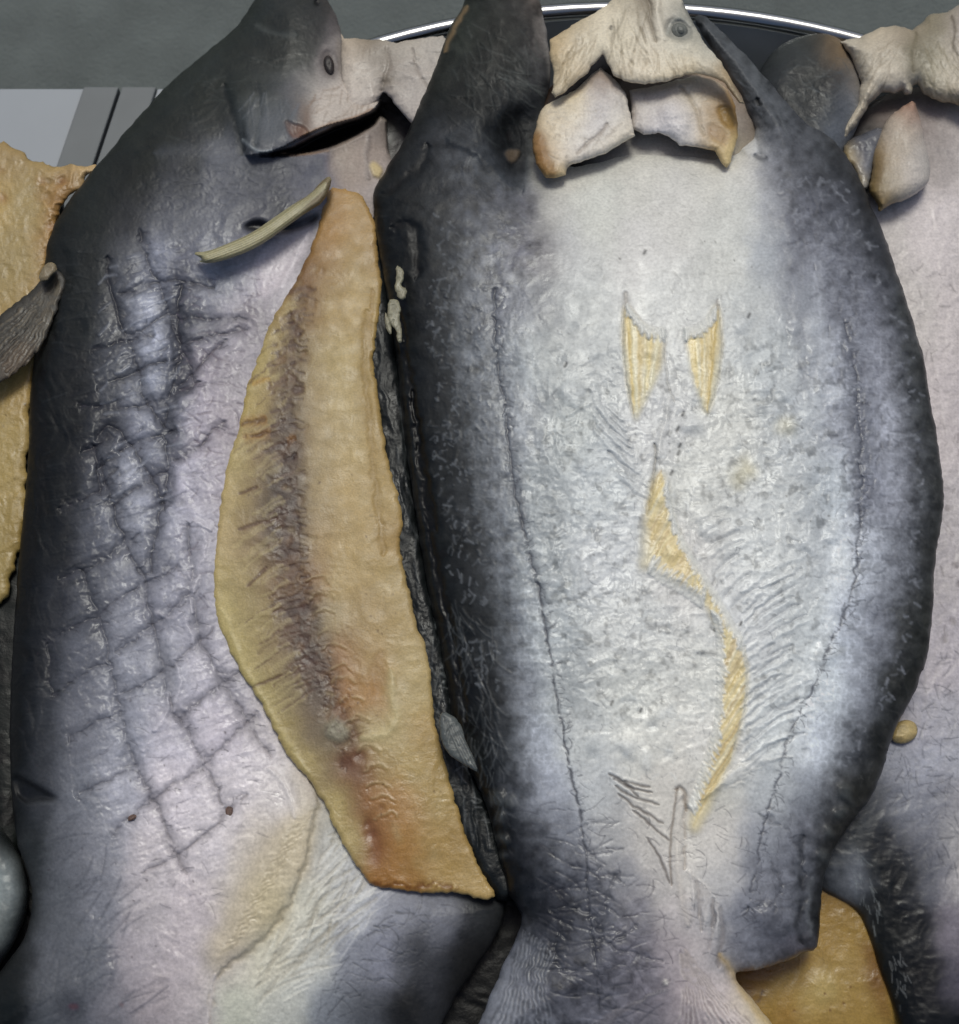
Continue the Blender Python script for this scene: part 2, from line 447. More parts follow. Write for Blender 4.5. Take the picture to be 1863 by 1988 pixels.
for i in range(len(base)):
    a = base[i-1]; b_ = base[(i+1) % len(base)]; d = (b_[0]-a[0], b_[1]-a[1]); l = math.hypot(*d); nrm.append((d[1]/l, -d[0]/l))
def ring(off, z): return [(p[0]+n_[0]*off, p[1]+n_[1]*off, z+ZR) for p, n_ in zip(base, nrm)]
rt = .0050
loft('rim', [ring(math.cos(t)*rt, math.sin(t)*rt) for t in [2*math.pi*k/16 for k in range(16)]], M_STEEL, tray, cyc=True)
loft('bowl', [ring(-rt*1.0, -.001), ring(-.006, -.004), ring(-.014, -.022), ring(-.022, -.05), ring(-.034, -.066), ring(-.06, -.073), ring(-.1, -.075)], M_STEEL2, tray, close_end=True)

PI = math.pi
def rows(txt):
    """'y: x r g b, x r g b' lines"""
    out = []
    for l in txt.strip().splitlines():
        y, r = l.split(':'); out.append((float(y), [(float(q.split()[0]), tuple(float(v) for v in q.split()[1:4])) for q in r.split(',')]))
    return out
GAIN = 1.12

# ================================================================ fish at the far left: split, amber flesh up
fa = thing('dried_fish', 'split dried fish at the far left edge, amber flesh side up with a ragged top', 'dried fish', (30, 800), -24, 'split dried fish piled on the tray')
s = Field([(-60, 268), (120, 330), (130, 450), (120, 600), (100, 900), (75, 1250), (60, 1500), (40, 1700), (-60, 1760)], 5, -24, seed=2)
s.flat((38, 42, 40)).dome(8, 60).tint(.3, 30).wrinkle(.8, 22)
s.build(fa, [('skin', M_DARK, None, 'dark skin sheet added to darken the corner gap')], thick=14, gain=GAIN)
s = Field([(-60, 262), (-10, 280), (12, 276), (24, 290), (44, 294), (58, 310), (92, 318), (110, 328), (138, 318), (165, 324), (192, 318), (186, 334), (160, 345), (165, 362), (140, 372), (130, 392), (112, 402), (116, 430), (100, 470), (96, 505), (84, 545), (82, 600), (84, 660), (66, 740), (58, 800), (66, 850), (52, 900), (54, 990), (44, 1060), (26, 1100), (22, 1150), (4, 1176), (-60, 1190)], 2.4, -14, sm=1, jg=7, seed=3, jscale=18)
s.colors(rows('''
290: 10 152 128 84, 90 152 130 86, 170 165 140 100
400: -20 175 148 92, 60 158 138 92, 105 140 105 60
500: 0 152 132 86, 60 156 136 90, 90 150 118 74
700: 0 160 134 84, 50 160 134 82
900: 0 158 136 82, 40 156 134 84
1100: 0 150 130 78, 30 140 118 68'''), 10, 30)
s.dome(3.5, 20).wrinkle(1.0, 26, 4).wrinkle(.4, 7, 3, seed=4).tint(.12, 14)
s.wrinkle(2.2, 16, 3, mask=s.mask([(60, 300), (200, 300), (180, 380), (110, 520), (70, 520), (90, 400)], 14), tint=.3, seed=8)
for x, y, r_ in ((5, 385, 9), (0, 330, 5), (78, 352, 7), (98, 440, 8), (92, 490, 6), (120, 350, 8)):
    s.blob([(x-r_, y-r_), (x+r_, y-r_*.6), (x+r_*.7, y+r_), (x-r_*.8, y+r_*.7)], 6, (128, 72, 36), .55, -.6, warp=5)
s.spots([(-10, 500), (60, 600), (40, 1000), (-10, 1100)], 14, (1, 2), (60, 44, 30))
s.R[:] = .42
s.build(fa, [('flesh', M_FLESH, None, None)], thick=5, gain=GAIN)

# ================================================================ fish at the bottom left corner
ff = thing('dried_fish', 'silvery dark fish just showing at the bottom left corner', 'dried fish', (0, 1800), -22, 'split dried fish piled on the tray')
s = Field([(-60, 1560), (0, 1600), (30, 1640), (52, 1690), (58, 1750), (40, 1810), (5, 1870), (-60, 1960)], 3, -20, seed=5)
s.colors(rows('''
1620: -20 60 64 64, 20 48 52 52
1720: -20 150 158 156, 25 120 128 128, 52 46 50 50
1800: -20 110 116 114, 20 96 102 100, 45 44 48 48
1880: -20 44 48 48'''), 8, 25).dome(16, 46).wrinkle(.8, 24).wrinkle(.25, 7, seed=3)
s.R[:] = .3
s.build(ff, [('skin', M_SKIN, None, None)], thick=16, gain=GAIN)

s = Field([(-60, 1480), (40, 1480), (90, 1700), (110, 2060), (-60, 2060)], 5, -34, seed=71)  # low dark sheet added so the open corner does not show bright tray
s.flat((36, 40, 38)).dome(8, 40).wrinkle(1.2, 26, tint=.2)
s.build(ff, [('skin_edge_or_filler', M_DARK, None, 'dark skin sheet added to darken the corner gap')], thick=14, gain=GAIN)

# ================================================================ amber fish under the pile, bottom right
fe = thing('dried_fish', 'amber flesh side of a fish lying under the pile at the bottom right', 'dried fish', (1600, 1900), -36, 'split dried fish piled on the tray')
s = Field([(1380, 1800), (1500, 1700), (1560, 1600), (1700, 1620), (1760, 1780), (1800, 2040), (1380, 2040)], 2.6, -30, seed=6)
s.colors(rows('''
1720: 1610 120 92 46, 1660 108 82 40
1800: 1600 150 120 62, 1660 146 118 60
1880: 1460 128 92 44, 1550 150 122 66, 1650 156 130 76, 1710 120 90 50
1940: 1500 150 122 64, 1590 166 142 86, 1680 150 122 64
1990: 1520 146 114 58, 1600 152 124 66, 1720 150 122 64'''), 14, 30)
s.dome(8, 90).wrinkle(1.3, 60, 3).wrinkle(.3, 10, 3, seed=3).tint(.12, 22)
s.blob([(1430, 1890), (1520, 1866), (1590, 1850), (1560, 1872), (1470, 1905)], 8, (96, 58, 26), .6, warp=6)
s.blob([(1668, 1830), (1690, 1830), (1740, 1990), (1712, 1990)], 12, (100, 64, 28), .5, warp=8)
s.stroke([(1484, 1922), (1474, 1940), (1466, 1948)], 3, (70, 44, 24), .8, brk=.5, wob=3)
s.blob([(1575, 1890), (1620, 1885), (1628, 1935), (1580, 1945)], 10, (172, 152, 98), .5, .8, warp=8)
for x, y in ((1600, 1928), (1650, 1915), (1700, 1900), (1610, 1960), (1540, 1960), (1636, 1946)):
    s.stroke([(x, y), (x+4, y+3)], 3, (96, 64, 34), .7, -.3, sm=0)
s.R[:] = .36
s.build(fe, [('flesh', M_FLESH, None, None)], thick=6, gain=GAIN)

# ================================================================ fish at the right edge
fd = thing('dried_fish', 'pale belly-up fish at the right edge, half under the big middle fish', 'dried fish', (1800, 900), -26, 'split dried fish piled on the tray')
s = Field([(1640, 250), (1700, 190), (1760, 170), (1950, 150), (1950, 2050), (1762, 2050), (1735, 1950), (1708, 1880), (1690, 1820), (1668, 1766), (1630, 1745), (1600, 1731), (1560, 1700), (1560, 1560), (1600, 1400), (1600, 500), (1600, 330)], 2.3, -22, seed=7)
s.colors(rows('''
200: 1740 120 110 104, 1800 140 130 126, 1860 168 158 152
300: 1700 60 58 58, 1830 152 144 140, 1860 172 164 160
430: 1720 176 170 166, 1800 186 178 176, 1860 184 176 174
600: 1760 178 172 168, 1860 180 172 170
800: 1800 178 170 170, 1860 174 166 166
1050: 1830 164 158 160, 1860 170 164 164
1300: 1820 166 160 164, 1860 166 160 164
1400: 1760 154 150 156, 1800 156 154 162, 1860 158 156 162
1480: 1740 140 142 156, 1800 150 152 166, 1860 152 152 160
1560: 1720 70 74 84, 1760 130 134 150, 1810 124 126 138, 1860 140 138 142
1620: 1600 50 52 54, 1660 58 62 66, 1720 44 46 50, 1790 104 106 118, 1855 150 148 148
1700: 1620 62 66 72, 1655 104 112 126, 1700 44 46 46, 1760 44 46 50, 1810 92 94 106, 1860 158 154 154
1800: 1660 60 60 58, 1720 40 42 42, 1790 42 44 48, 1850 120 114 122
1900: 1720 38 40 40, 1800 42 42 44, 1860 84 80 90
1990: 1750 36 38 38, 1860 38 40 40'''), 16, 36)
pale = s.mask([(1680, 380), (1950, 200), (1950, 1800), (1830, 1800), (1760, 1500)], 30)
s.dome(10, 110).wrinkle(.5, 16, 3, mask=.4+.6*pale, tint=.10).wrinkle(.9, 40, 3, seed=5).tint(.1, 10, seed=4)
s.hairs([(1740, 1300), (1863, 1250), (1863, 1700), (1800, 1700), (1730, 1500)], 110, (12, 40), (0, PI), 1.4, (70, 72, 84), .55, -.15, seed=4)
s.hairs([(1760, 500), (1863, 500), (1863, 1250), (1830, 1250)], 50, (8, 26), (0, PI), 1.6, (120, 112, 112), .5, -.1, seed=5)
for x, y in ((1838, 980), (1852, 1090), (1848, 1200), (1860, 1130), (1832, 1235)):
    s.stroke([(x, y), (x+6, y+12)], 6, (112, 104, 104), .5, -.3, wob=4)
# fringe of pale fin remains on the dark flank
s.hairs([(1640, 1660), (1668, 1640), (1720, 1780), (1696, 1800)], 30, (14, 34), (1.0, 1.5), 1.2, (120, 126, 126), .45, .1, .5, seed=8)
s.hairs([(1720, 1840), (1750, 1840), (1775, 1960), (1745, 1950)], 26, (10, 22), (1.0, 1.8), 1.3, (110, 112, 112), .5, .2, .5, seed=9)
s.wrinkle(.9, 34, 3, mask=s.mask([(1600, 1560), (1760, 1560), (1800, 1900), (1800, 2040), (1720, 2040)], 24), tint=.25, seed=9)
s.R = np.where(pale > .5, .42, .4)
s.build(fd, [('belly', M_SKIN, None, None)], thick=16, gain=GAIN)
# yellow knob of fat by the flank
s = Field([(1728, 1438), (1734, 1410), (1754, 1396), (1776, 1400), (1784, 1418), (1776, 1436), (1752, 1446)], 2, -10, seed=8, sm=2)
s.flat((160, 140, 96)).dome(3, 20).wrinkle(1.4, 14, tint=.2)
s.blob([(1744, 1420), (1770, 1404), (1780, 1420), (1752, 1440)], 6, (184, 166, 120), .5, 0, warp=8)
s.build(fd, [('fin_base', M_FLESH, None, 'yellow knobbed fin stub')], thick=3, gain=GAIN)
# dark side of the head
s = Field([(1462, 160), (1480, 128), (1504, 95), (1539, 74), (1595, 62), (1632, 74), (1656, 108), (1678, 150), (1680, 210), (1662, 254), (1640, 300), (1650, 350), (1600, 360), (1520, 290), (1480, 220)], 2.2, -14, seed=9)
s.colors(rows('''
90: 1520 62 66 66, 1580 64 66 64, 1620 96 80 60, 1645 140 122 98
150: 1490 52 56 58, 1570 46 50 50, 1640 62 62 62, 1665 130 124 118
220: 1530 52 56 58, 1590 56 60 62, 1640 70 78 90, 1660 120 122 126
270: 1570 50 54 58, 1620 92 102 116
340: 1600 50 52 58, 1640 40 42 48'''), 10, 24).dome(16, 70).wrinkle(.9, 26, 3, ang=-.6, an=2.2, tint=.15).wrinkle(.3, 8, seed=3)
s.hairs([(1500, 110), (1640, 90), (1650, 240), (1540, 240)], 40, (25, 60), (-.5, 1.3), 1.5, (80, 86, 88), .4, .25, seed=2)
s.R[:] = .42
s.build(fd, [('head', M_DARK, None, 'dark leathery side of the head')], thick=14, gain=GAIN)
# pale jaw skin
s = Field([(1632, 80), (1670, 72), (1710, 54), (1742, 50), (1771, 58), (1790, 44), (1806, 28), (1840, 24), (1863, 8), (1950, -20), (1950, 190), (1880, 214), (1856, 202), (1821, 196), (1796, 184), (1782, 164), (1774, 166), (1770, 182), (1756, 184), (1752, 176), (1736, 182), (1712, 180), (1700, 192), (1690, 201), (1670, 232), (1645, 268), (1630, 274), (1640, 240), (1664, 204), (1672, 160), (1655, 115)], 2, -8, sm=0, jg=2, seed=10, jscale=9)
s.colors(rows('''
60: 1700 172 160 140, 1760 150 138 120, 1820 128 120 100, 1860 158 148 138
110: 1660 168 160 144, 1720 178 168 150, 1780 110 104 84, 1830 164 156 136, 1860 170 160 146
160: 1690 182 172 154, 1740 182 172 156, 1800 172 164 144, 1860 176 166 148
220: 1650 170 160 142, 1850 160 140 110'''), 10, 22)
s.dome(12, 50).wrinkle(.8, 12, 3, ang=2.0, an=2.6, tint=.10).wrinkle(.8, 30, seed=4)
s.hairs([(1650, 90), (1760, 70), (1720, 170), (1660, 220)], 50, (20, 60), (1.7, 2.5), 1.5, (132, 118, 96), .45, -.25, .4, seed=3)
s.hairs([(1780, 80), (1863, 60), (1863, 190), (1790, 170)], 50, (20, 60), (.7, 1.4), 1.5, (128, 118, 94), .45, -.25, .4, seed=4)
s.stroke([(1780, 62), (1774, 100), (1776, 140)], 5, (104, 96, 74), .6, -.8, wob=3)
s.stroke([(1848, 30), (1858, 60), (1852, 90), (1863, 110)], 3, (90, 80, 66), .7, -1, wob=3)
s.build(fd, [('jaw_skin', M_BONE, None, 'cream puckered jaw skin')], thick=2.5, tuck=2, gain=GAIN)
# blue-grey shoulder strip with yellow edging
s = Field([(1710, 244), (1725, 262), (1708, 292), (1695, 330), (1692, 350), (1682, 370), (1670, 368), (1662, 340), (1656, 322), (1640, 318), (1636, 290), (1650, 270), (1680, 258)], 2, -6, seed=11, sm=1, jg=2)
s.colors(rows('''
270: 1650 60 62 68, 1690 70 74 86, 1712 100 98 98
310: 1648 178 156 108, 1670 80 86 100, 1694 96 102 118
350: 1668 172 152 106, 1682 130 138 150'''), 5, 14).dome(5, 14).wrinkle(.7, 14, tint=.15)
s.R[:] = .3
s.build(fd, [('shoulder', M_SKIN, None, 'blue-grey shoulder with yellow edge')], thick=6, tuck=3, gain=GAIN)
# gill cover
s = Field([(1776, 192), (1786, 226), (1792, 250), (1797, 276), (1806, 310), (1806, 345), (1796, 364), (1776, 378), (1756, 390), (1736, 394), (1720, 404), (1705, 414), (1704, 396), (1690, 378), (1686, 364), (1692, 342), (1694, 310), (1700, 285), (1711, 251), (1731, 221), (1756, 206)], 2, -4, seed=12, sm=1, jg=1.5)
s.colors(rows('''
215: 1770 150 110 90, 1780 140 116 100
250: 1725 160 148 134, 1760 172 160 142, 1786 170 160 152
310: 1708 140 118 82, 1740 166 154 138, 1790 168 162 156
360: 1700 118 100 60, 1730 158 148 132, 1780 176 168 160
400: 1710 150 124 76'''), 8, 18).dome(9, 34).wrinkle(.9, 22, 3, ang=1.5, an=1.6, tint=.09).wrinkle(.3, 7, seed=2)
s.blob([(1690, 300), (1720, 290), (1722, 330), (1705, 365), (1690, 370)], 8, (118, 96, 60), .5, warp=8)
s.build(fd, [('gill_cover', M_BONE, None, 'cream gill cover with a yellow brown edge')], thick=3, tuck=2, gain=GAIN)

# ================================================================ scored fish on the left
fb = thing('dried_fish', 'criss-cross scored silver fish with cut amber flesh, left of the big middle fish', 'dried fish', (420, 1000), -14, 'split dried fish piled on the tray')
# lining that shows in the mouth slit and behind the jaw
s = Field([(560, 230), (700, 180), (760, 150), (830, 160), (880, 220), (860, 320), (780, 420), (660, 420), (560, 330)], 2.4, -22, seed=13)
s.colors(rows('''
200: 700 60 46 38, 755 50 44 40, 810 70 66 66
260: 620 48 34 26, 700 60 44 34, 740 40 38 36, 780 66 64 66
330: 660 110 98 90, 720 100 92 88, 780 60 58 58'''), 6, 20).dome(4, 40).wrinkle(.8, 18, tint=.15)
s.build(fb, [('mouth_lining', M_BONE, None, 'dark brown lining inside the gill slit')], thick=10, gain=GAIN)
body = [(520, -40), (600, -40), (640, 5), (655, 36), (666, 70), (672, 100), (672, 130), (690, 160), (700, 200), (735, 190), (752, 200), (752, 250), (756, 300), (768, 330), (775, 400), (760, 500), (750, 700), (760, 900), (790, 1050), (820, 1250), (850, 1400), (880, 1550), (930, 1680), (970, 1742), (985, 1752), (970, 1810), (925, 1880), (875, 1950), (830, 2050), (-40, 2050), (-10, 1900), (30, 1850), (58, 1800), (64, 1740), (54, 1690), (30, 1630), (20, 1500), (18, 1400), (28, 1200), (38, 1080), (48, 980), (58, 860), (56, 800), (66, 700), (78, 620), (82, 540), (96, 455), (130, 395), (188, 322), (230, 272), (285, 208), (330, 160), (390, 110), (425, 82), (470, 42)]
s = Field(body, 2.0, -10, seed=14, sm=1, jg=2.2, jscale=22)
s.colors(rows('''
0: 540 54 57 57, 600 52 54 54, 640 70 66 66
40: 480 52 56 54, 560 50 53 53, 620 56 56 58, 650 92 86 86
110: 400 54 58 56, 470 52 55 53, 540 48 51 50, 600 56 58 58, 630 92 88 86, 662 142 136 132, 690 180 170 160
180: 330 52 56 54, 400 50 53 50, 470 54 57 55, 520 66 68 68, 560 82 83 86, 600 134 130 126, 640 172 165 156, 700 182 172 160, 740 176 166 154
240: 270 52 55 53, 340 50 52 50, 420 54 56 56, 480 62 66 72, 520 108 112 120, 560 96 98 102, 600 130 108 90, 660 60 50 44, 730 130 120 112
300: 210 50 52 52, 290 48 50 48, 370 56 58 62, 430 96 100 112, 490 76 80 92, 560 80 82 90, 610 96 96 106, 660 150 138 126, 720 158 146 138
350: 170 50 53 52, 250 46 48 48, 350 66 69 80, 430 94 97 110, 520 76 79 94, 590 92 94 112, 625 80 84 104, 680 150 138 130, 730 160 152 150
430: 110 42 45 44, 180 46 50 48, 260 54 56 62, 340 84 88 102, 420 92 96 112, 500 82 84 98, 560 60 62 70, 590 120 120 124, 610 165 160 160
520: 100 40 43 42, 180 44 48 48, 250 66 70 82, 300 122 128 150, 350 66 69 86, 430 112 116 130, 500 156 152 160, 540 178 172 174
620: 90 38 40 40, 160 44 48 48, 230 62 66 76, 290 126 132 154, 350 62 66 82, 400 104 104 114, 450 142 138 144, 500 140 134 138
720: 80 36 38 38, 150 44 46 48, 220 64 68 78, 295 112 118 138, 345 62 65 80, 400 138 132 138, 470 152 146 150
830: 75 34 36 36, 140 42 44 46, 210 58 61 70, 280 110 114 134, 332 76 80 96, 390 150 144 152, 440 156 148 152
940: 65 32 34 34, 130 44 46 48, 200 76 80 94, 260 124 128 146, 310 94 96 116, 370 150 146 156, 420 160 154 160
1050: 55 32 34 34, 120 46 48 51, 190 70 74 88, 250 114 117 132, 310 112 114 130, 370 152 150 160, 410 162 158 164
1180: 45 32 34 34, 110 54 57 66, 180 80 84 98, 240 128 130 144, 310 132 132 146, 380 152 150 160, 420 156 152 158
1300: 40 32 34 34, 90 50 53 60, 160 92 96 112, 240 132 134 148, 320 146 146 156, 400 164 160 168, 460 164 160 166
1420: 35 32 34 34, 90 60 64 72, 160 106 109 124, 240 134 136 150, 330 158 154 162, 430 168 162 168, 520 172 166 168
1540: 30 32 34 34, 80 60 64 72, 150 110 114 126, 230 142 142 152, 330 168 162 166, 450 172 166 168, 560 174 168 166
1650: 70 56 60 62, 130 104 107 116, 200 126 127 136, 290 160 154 156, 400 168 162 164, 500 168 160 150, 580 172 162 144, 640 168 168 164, 720 158 160 164
1760: 50 54 57 58, 120 92 96 104, 190 118 120 130, 280 158 152 154, 380 166 158 160, 460 168 160 150, 520 170 160 134, 600 174 172 160, 690 166 167 168, 770 122 126 146, 850 104 108 126, 930 56 58 60
1860: 30 46 48 48, 110 90 94 104, 180 100 104 114, 260 146 140 144, 360 162 154 156, 430 166 158 150, 520 174 170 154, 620 166 166 160, 690 116 121 138, 745 120 124 146, 800 62 64 70, 900 48 48 48
1960: 30 38 42 42, 90 82 87 96, 150 84 88 100, 220 122 120 126, 300 150 142 144, 380 162 154 154, 450 170 170 156, 560 168 168 160, 640 118 124 134, 710 82 85 92, 780 48 48 48'''), 9, 26)
skin = s.mask([(240, 460), (560, 380), (620, 400), (480, 800), (420, 1000), (420, 1250), (640, 1600), (500, 2000), (200, 2040), (100, 1700), (90, 1400), (140, 800)], 40)
mid = s.mask([(180, 470), (560, 460), (500, 700), (440, 960), (440, 1300), (560, 1500), (420, 1800), (240, 1740), (110, 1500), (110, 1100), (160, 700)], 34)
s.dome(15, 170, 2.0)
s.Z -= 5*s.mask([(560, 700), (760, 700), (860, 1500), (960, 1740), (700, 1760), (560, 1480), (450, 1300)], 60)
s.wrinkle(1.1, 46, 3, seed=1, mask=.3+.7*skin)
s.wrinkle(.75, 20, 3, ang=-.35, an=2.6, seed=2, mask=.25+.75*mid, tint=.05)
s.wrinkle(.28, 7, 3, seed=3)
s.tint(.12, 22, seed=2); s.tint(.07, 6, seed=5)
# head relief
s.blob([(440, 170), (470, 150), (560, 170), (600, 200), (590, 260), (520, 300), (470, 290), (450, 240)], 22, None, 0, 3.0)
s.stroke([(436, 165), (450, 215), (468, 268), (474, 300)], 9, (40, 44, 46), .6, -1.8, wob=3)
s.stroke([(500, 160), (506, 210), (500, 260), (490, 295)], 6, (50, 54, 58), .5, -1.2, wob=3)
s.stroke([(470, 270), (490, 286), (506, 296), (530, 292)], 3.5, (150, 158, 160), .7, 1.0, wob=1)
s.hairs([(480, 150), (590, 190), (560, 260), (490, 280)], 26, (30, 80), (1.3, 2.2), 1.8, (110, 116, 124), .35, .35, .5, seed=3)
s.hairs([(380, 140), (600, 30), (560, 150), (420, 240), (300, 270)], 40, (20, 60), (-.9, .2), 2, (70, 74, 74), .3, .25, seed=4)
s.stroke([(300, 300), (380, 285), (430, 330)], 14, (86, 90, 100), .3, .8, wob=8)
s.stroke([(495, 50), (540, 70), (575, 68)], 7, (80, 84, 84), .4, .7, wob=5)
for yy, k in ((318, 0), (332, 1), (348, 2), (362, 3), (378, 4), (392, 5)):
    s.stroke([(270, yy+34), (340, yy+6), (430, yy+4), (520, yy+14), (590, yy+2)], 4.5, (56, 58, 68), .22, -.6, wob=12, brk=.7)
s.blob([(655, 66), (670, 66), (676, 130), (702, 200), (738, 188), (730, 212), (690, 230), (650, 245), (606, 264), (596, 240), (604, 205), (620, 176), (614, 150), (612, 112), (634, 84)], 7, (146, 139, 135), .55, 0, warp=9)
s.blob([(604, 210), (640, 176), (676, 160), (702, 196), (738, 188), (730, 212), (690, 230), (650, 245), (606, 262)], 8, (188, 178, 166), .6, 0, warp=9)
s.blob([(548, 232), (572, 238), (604, 256), (592, 270), (564, 262)], 4, (116, 78, 58), .65, -1.2, warp=4)
s.blob([(446, 196), (500, 180), (560, 200), (584, 236), (560, 262), (520, 284), (476, 292)], 12, (72, 78, 80), .45, 0, warp=8)
# eye socket, nostril
s.blob([(620, 104), (630, 94), (648, 100), (656, 130), (650, 154), (632, 150), (624, 128)], 5, (92, 84, 82), .7, -1.0)
s.stroke([(622, 118), (626, 98), (640, 92), (652, 108), (656, 132), (648, 152)], 4, (108, 102, 100), .35, .8, taper=False)
s.stroke([(612, 2), (620, 10)], 5, (16, 16, 16), .95, -2.5)
s.stroke([(670, 130), (680, 142), (684, 156)], 1.8, (110, 104, 100), .7, .4)
s.blob([(598, 226), (612, 178), (640, 166), (672, 150), (700, 180), (735, 196), (730, 212), (690, 228), (640, 244)], 10, (176, 166, 156), .5, 1.5, warp=8)
s.hairs([(600, 180), (700, 150), (735, 205), (640, 240)], 40, (15, 40), (1.8, 2.8), 1.6, (128, 108, 90), .4, -.25, .5, seed=6)
s.step_edge([(476, 302), (500, 300), (545, 290), (590, 262), (640, 242), (692, 230), (728, 214), (742, 188)], 5.0, 10, 60)
# gill slit: a deep cut under the cover
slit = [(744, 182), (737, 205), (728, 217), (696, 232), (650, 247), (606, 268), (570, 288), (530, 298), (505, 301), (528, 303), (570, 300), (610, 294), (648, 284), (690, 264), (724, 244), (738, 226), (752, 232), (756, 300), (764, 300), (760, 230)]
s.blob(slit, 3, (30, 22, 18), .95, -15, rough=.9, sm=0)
s.stroke([(545, 297), (580, 302), (640, 292)], 3, (146, 122, 96), .7, 1.0, wob=1.5)
s.stroke([(590, 262), (640, 240), (694, 227), (726, 210)], 2.5, (150, 118, 90), .7, .6, wob=1)
s.blob([(640, 292), (720, 255), (745, 300), (735, 350), (700, 372), (650, 350), (628, 320)], 12, (156, 142, 130), .55, -1, warp=8)
s.stroke([(718, 262), (712, 300), (716, 350)], 5, (120, 112, 108), .5, 1.2, wob=3)
s.blob([(716, 318), (728, 312), (746, 330), (738, 348), (724, 342)], 4, (184, 166, 122), .9, 1.5, warp=4)
s.blob([(618, 296), (640, 288), (642, 320), (610, 344), (590, 345)], 8, (62, 70, 96), .5, .5, warp=6)
# slot behind the fin spine
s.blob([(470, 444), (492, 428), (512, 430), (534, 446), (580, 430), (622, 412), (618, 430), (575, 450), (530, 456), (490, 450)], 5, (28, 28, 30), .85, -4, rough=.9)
s.blob([(510, 480), (570, 450), (612, 424), (604, 470), (560, 540), (520, 580), (500, 560)], 10, (182, 174, 178), .8, -1.5, warp=9)
s.stroke([(600, 450), (572, 500), (545, 560)], 4, (196, 190, 192), .5, 1.2, wob=3)
# score lines
L_ = [[(211, 500), (211, 544), (236, 630), (262, 690), (277, 771), (302, 801), (334, 846)],
 [(272, 450), (282, 489), (307, 549), (327, 610), (352, 665), (378, 740)],
 [(190, 850), (221, 816), (272, 891), (302, 942), (324, 990)], [(196, 900), (212, 960), (226, 1001), (241, 1051), (272, 1117)],
 [(272, 1100), (282, 1122), (292, 1187), (307, 1247), (317, 1313), (337, 1378), (362, 1418), (397, 1479), (432, 1554), (447, 1580)],
 [(161, 1107), (186, 1177), (201, 1222), (216, 1298), (236, 1378), (251, 1464), (297, 1549), (322, 1610), (347, 1665), (362, 1700)],
 [(94, 1247), (97, 1300), (101, 1352)], [(322, 850), (330, 930), (312, 985), (300, 1050), (296, 1110)],
 [(368, 1020), (377, 1152), (382, 1227), (417, 1298), (437, 1328), (488, 1408), (523, 1469)],
 [(352, 555), (345, 610), (356, 690), (330, 770), (318, 830)], [(182, 866), (190, 920), (196, 960)]]
X_ = [[(181, 682), (251, 660), (300, 650)], [(236, 574), (302, 549), (352, 544), (420, 560)], [(251, 650), (282, 640), (322, 610), (382, 622), (483, 618)],
 [(191, 760), (241, 730), (272, 718), (322, 702)], [(150, 790), (201, 792), (282, 788), (342, 769), (394, 738)], [(191, 911), (241, 871), (302, 844), (345, 838)],
 [(221, 982), (251, 957), (287, 935), (324, 912)], [(116, 1127), (166, 1102), (211, 1082), (272, 1034)], [(196, 1192), (231, 1162), (272, 1137), (302, 1120), (350, 1100)],
 [(101, 1244), (151, 1210), (198, 1196)], [(226, 1263), (272, 1232), (302, 1215), (352, 1167), (374, 1150)], [(104, 1352), (151, 1313), (208, 1286)],
 [(236, 1348), (282, 1328), (322, 1306), (352, 1276), (417, 1222)], [(130, 1440), (168, 1410), (215, 1390)], [(342, 1403), (382, 1366), (420, 1338), (465, 1306)],
 [(402, 1479), (443, 1437), (503, 1386)], [(150, 1548), (191, 1524), (262, 1484)], [(216, 1620), (251, 1590), (302, 1549), (352, 1517), (397, 1484)],
 [(282, 1695), (347, 1660), (392, 1623), (432, 1593), (480, 1542)], [(160, 880), (220, 850)], [(120, 990), (190, 960), (230, 905)], [(345, 760), (400, 700), (440, 660)], [(340, 700), (390, 650), (480, 640)], [(340, 900), (400, 850), (436, 820)]]
Zb_ = s.Z.copy()
for p in L_: s.stroke(p, 3.0, (56, 54, 64), .62 if p[0][1] < 1000 else .32, -1.5, wob=6, brk=.5); s.stroke(p, 15, (88, 88, 100), .14, -2.6, wob=9)
for p in X_: s.stroke(p, 2.5, (60, 56, 64), .55 if p[0][1] < 1000 else .28, -1.3, wob=6, brk=.6); s.stroke(p, 12, (96, 94, 104), .12, -2.0, wob=9)
for p in L_+X_:
    q = smooth(p, False, 1)
    for (x, y) in q[::2]:
        s.hairs([(x-9, y-9), (x+9, y-9), (x+9, y+9), (x-9, y+9)], 2, (8, 22), (-.8, .4), 1.2, (62, 60, 70), .6, -.3, seed=int(x*7+y))
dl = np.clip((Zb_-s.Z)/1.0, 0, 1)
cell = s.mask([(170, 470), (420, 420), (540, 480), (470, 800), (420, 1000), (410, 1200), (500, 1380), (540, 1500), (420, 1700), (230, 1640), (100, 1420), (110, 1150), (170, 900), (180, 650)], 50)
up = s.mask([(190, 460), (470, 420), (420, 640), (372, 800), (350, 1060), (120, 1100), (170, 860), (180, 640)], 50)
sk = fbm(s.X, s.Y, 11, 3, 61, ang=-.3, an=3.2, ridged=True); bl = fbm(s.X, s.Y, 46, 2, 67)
s.Col *= (1+cell*(.16+.75*up*(.2+bl))*(1-dl)*(.55+1.1*np.clip(sk-.35, 0, 1))-.10*dl*cell)[..., None]  # sheen on puffed cells and shade in score grooves painted into the colour
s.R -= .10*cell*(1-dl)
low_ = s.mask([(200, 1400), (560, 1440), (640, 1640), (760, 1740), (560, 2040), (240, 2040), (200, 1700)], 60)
s.Col *= (1+.17*low_)[..., None]
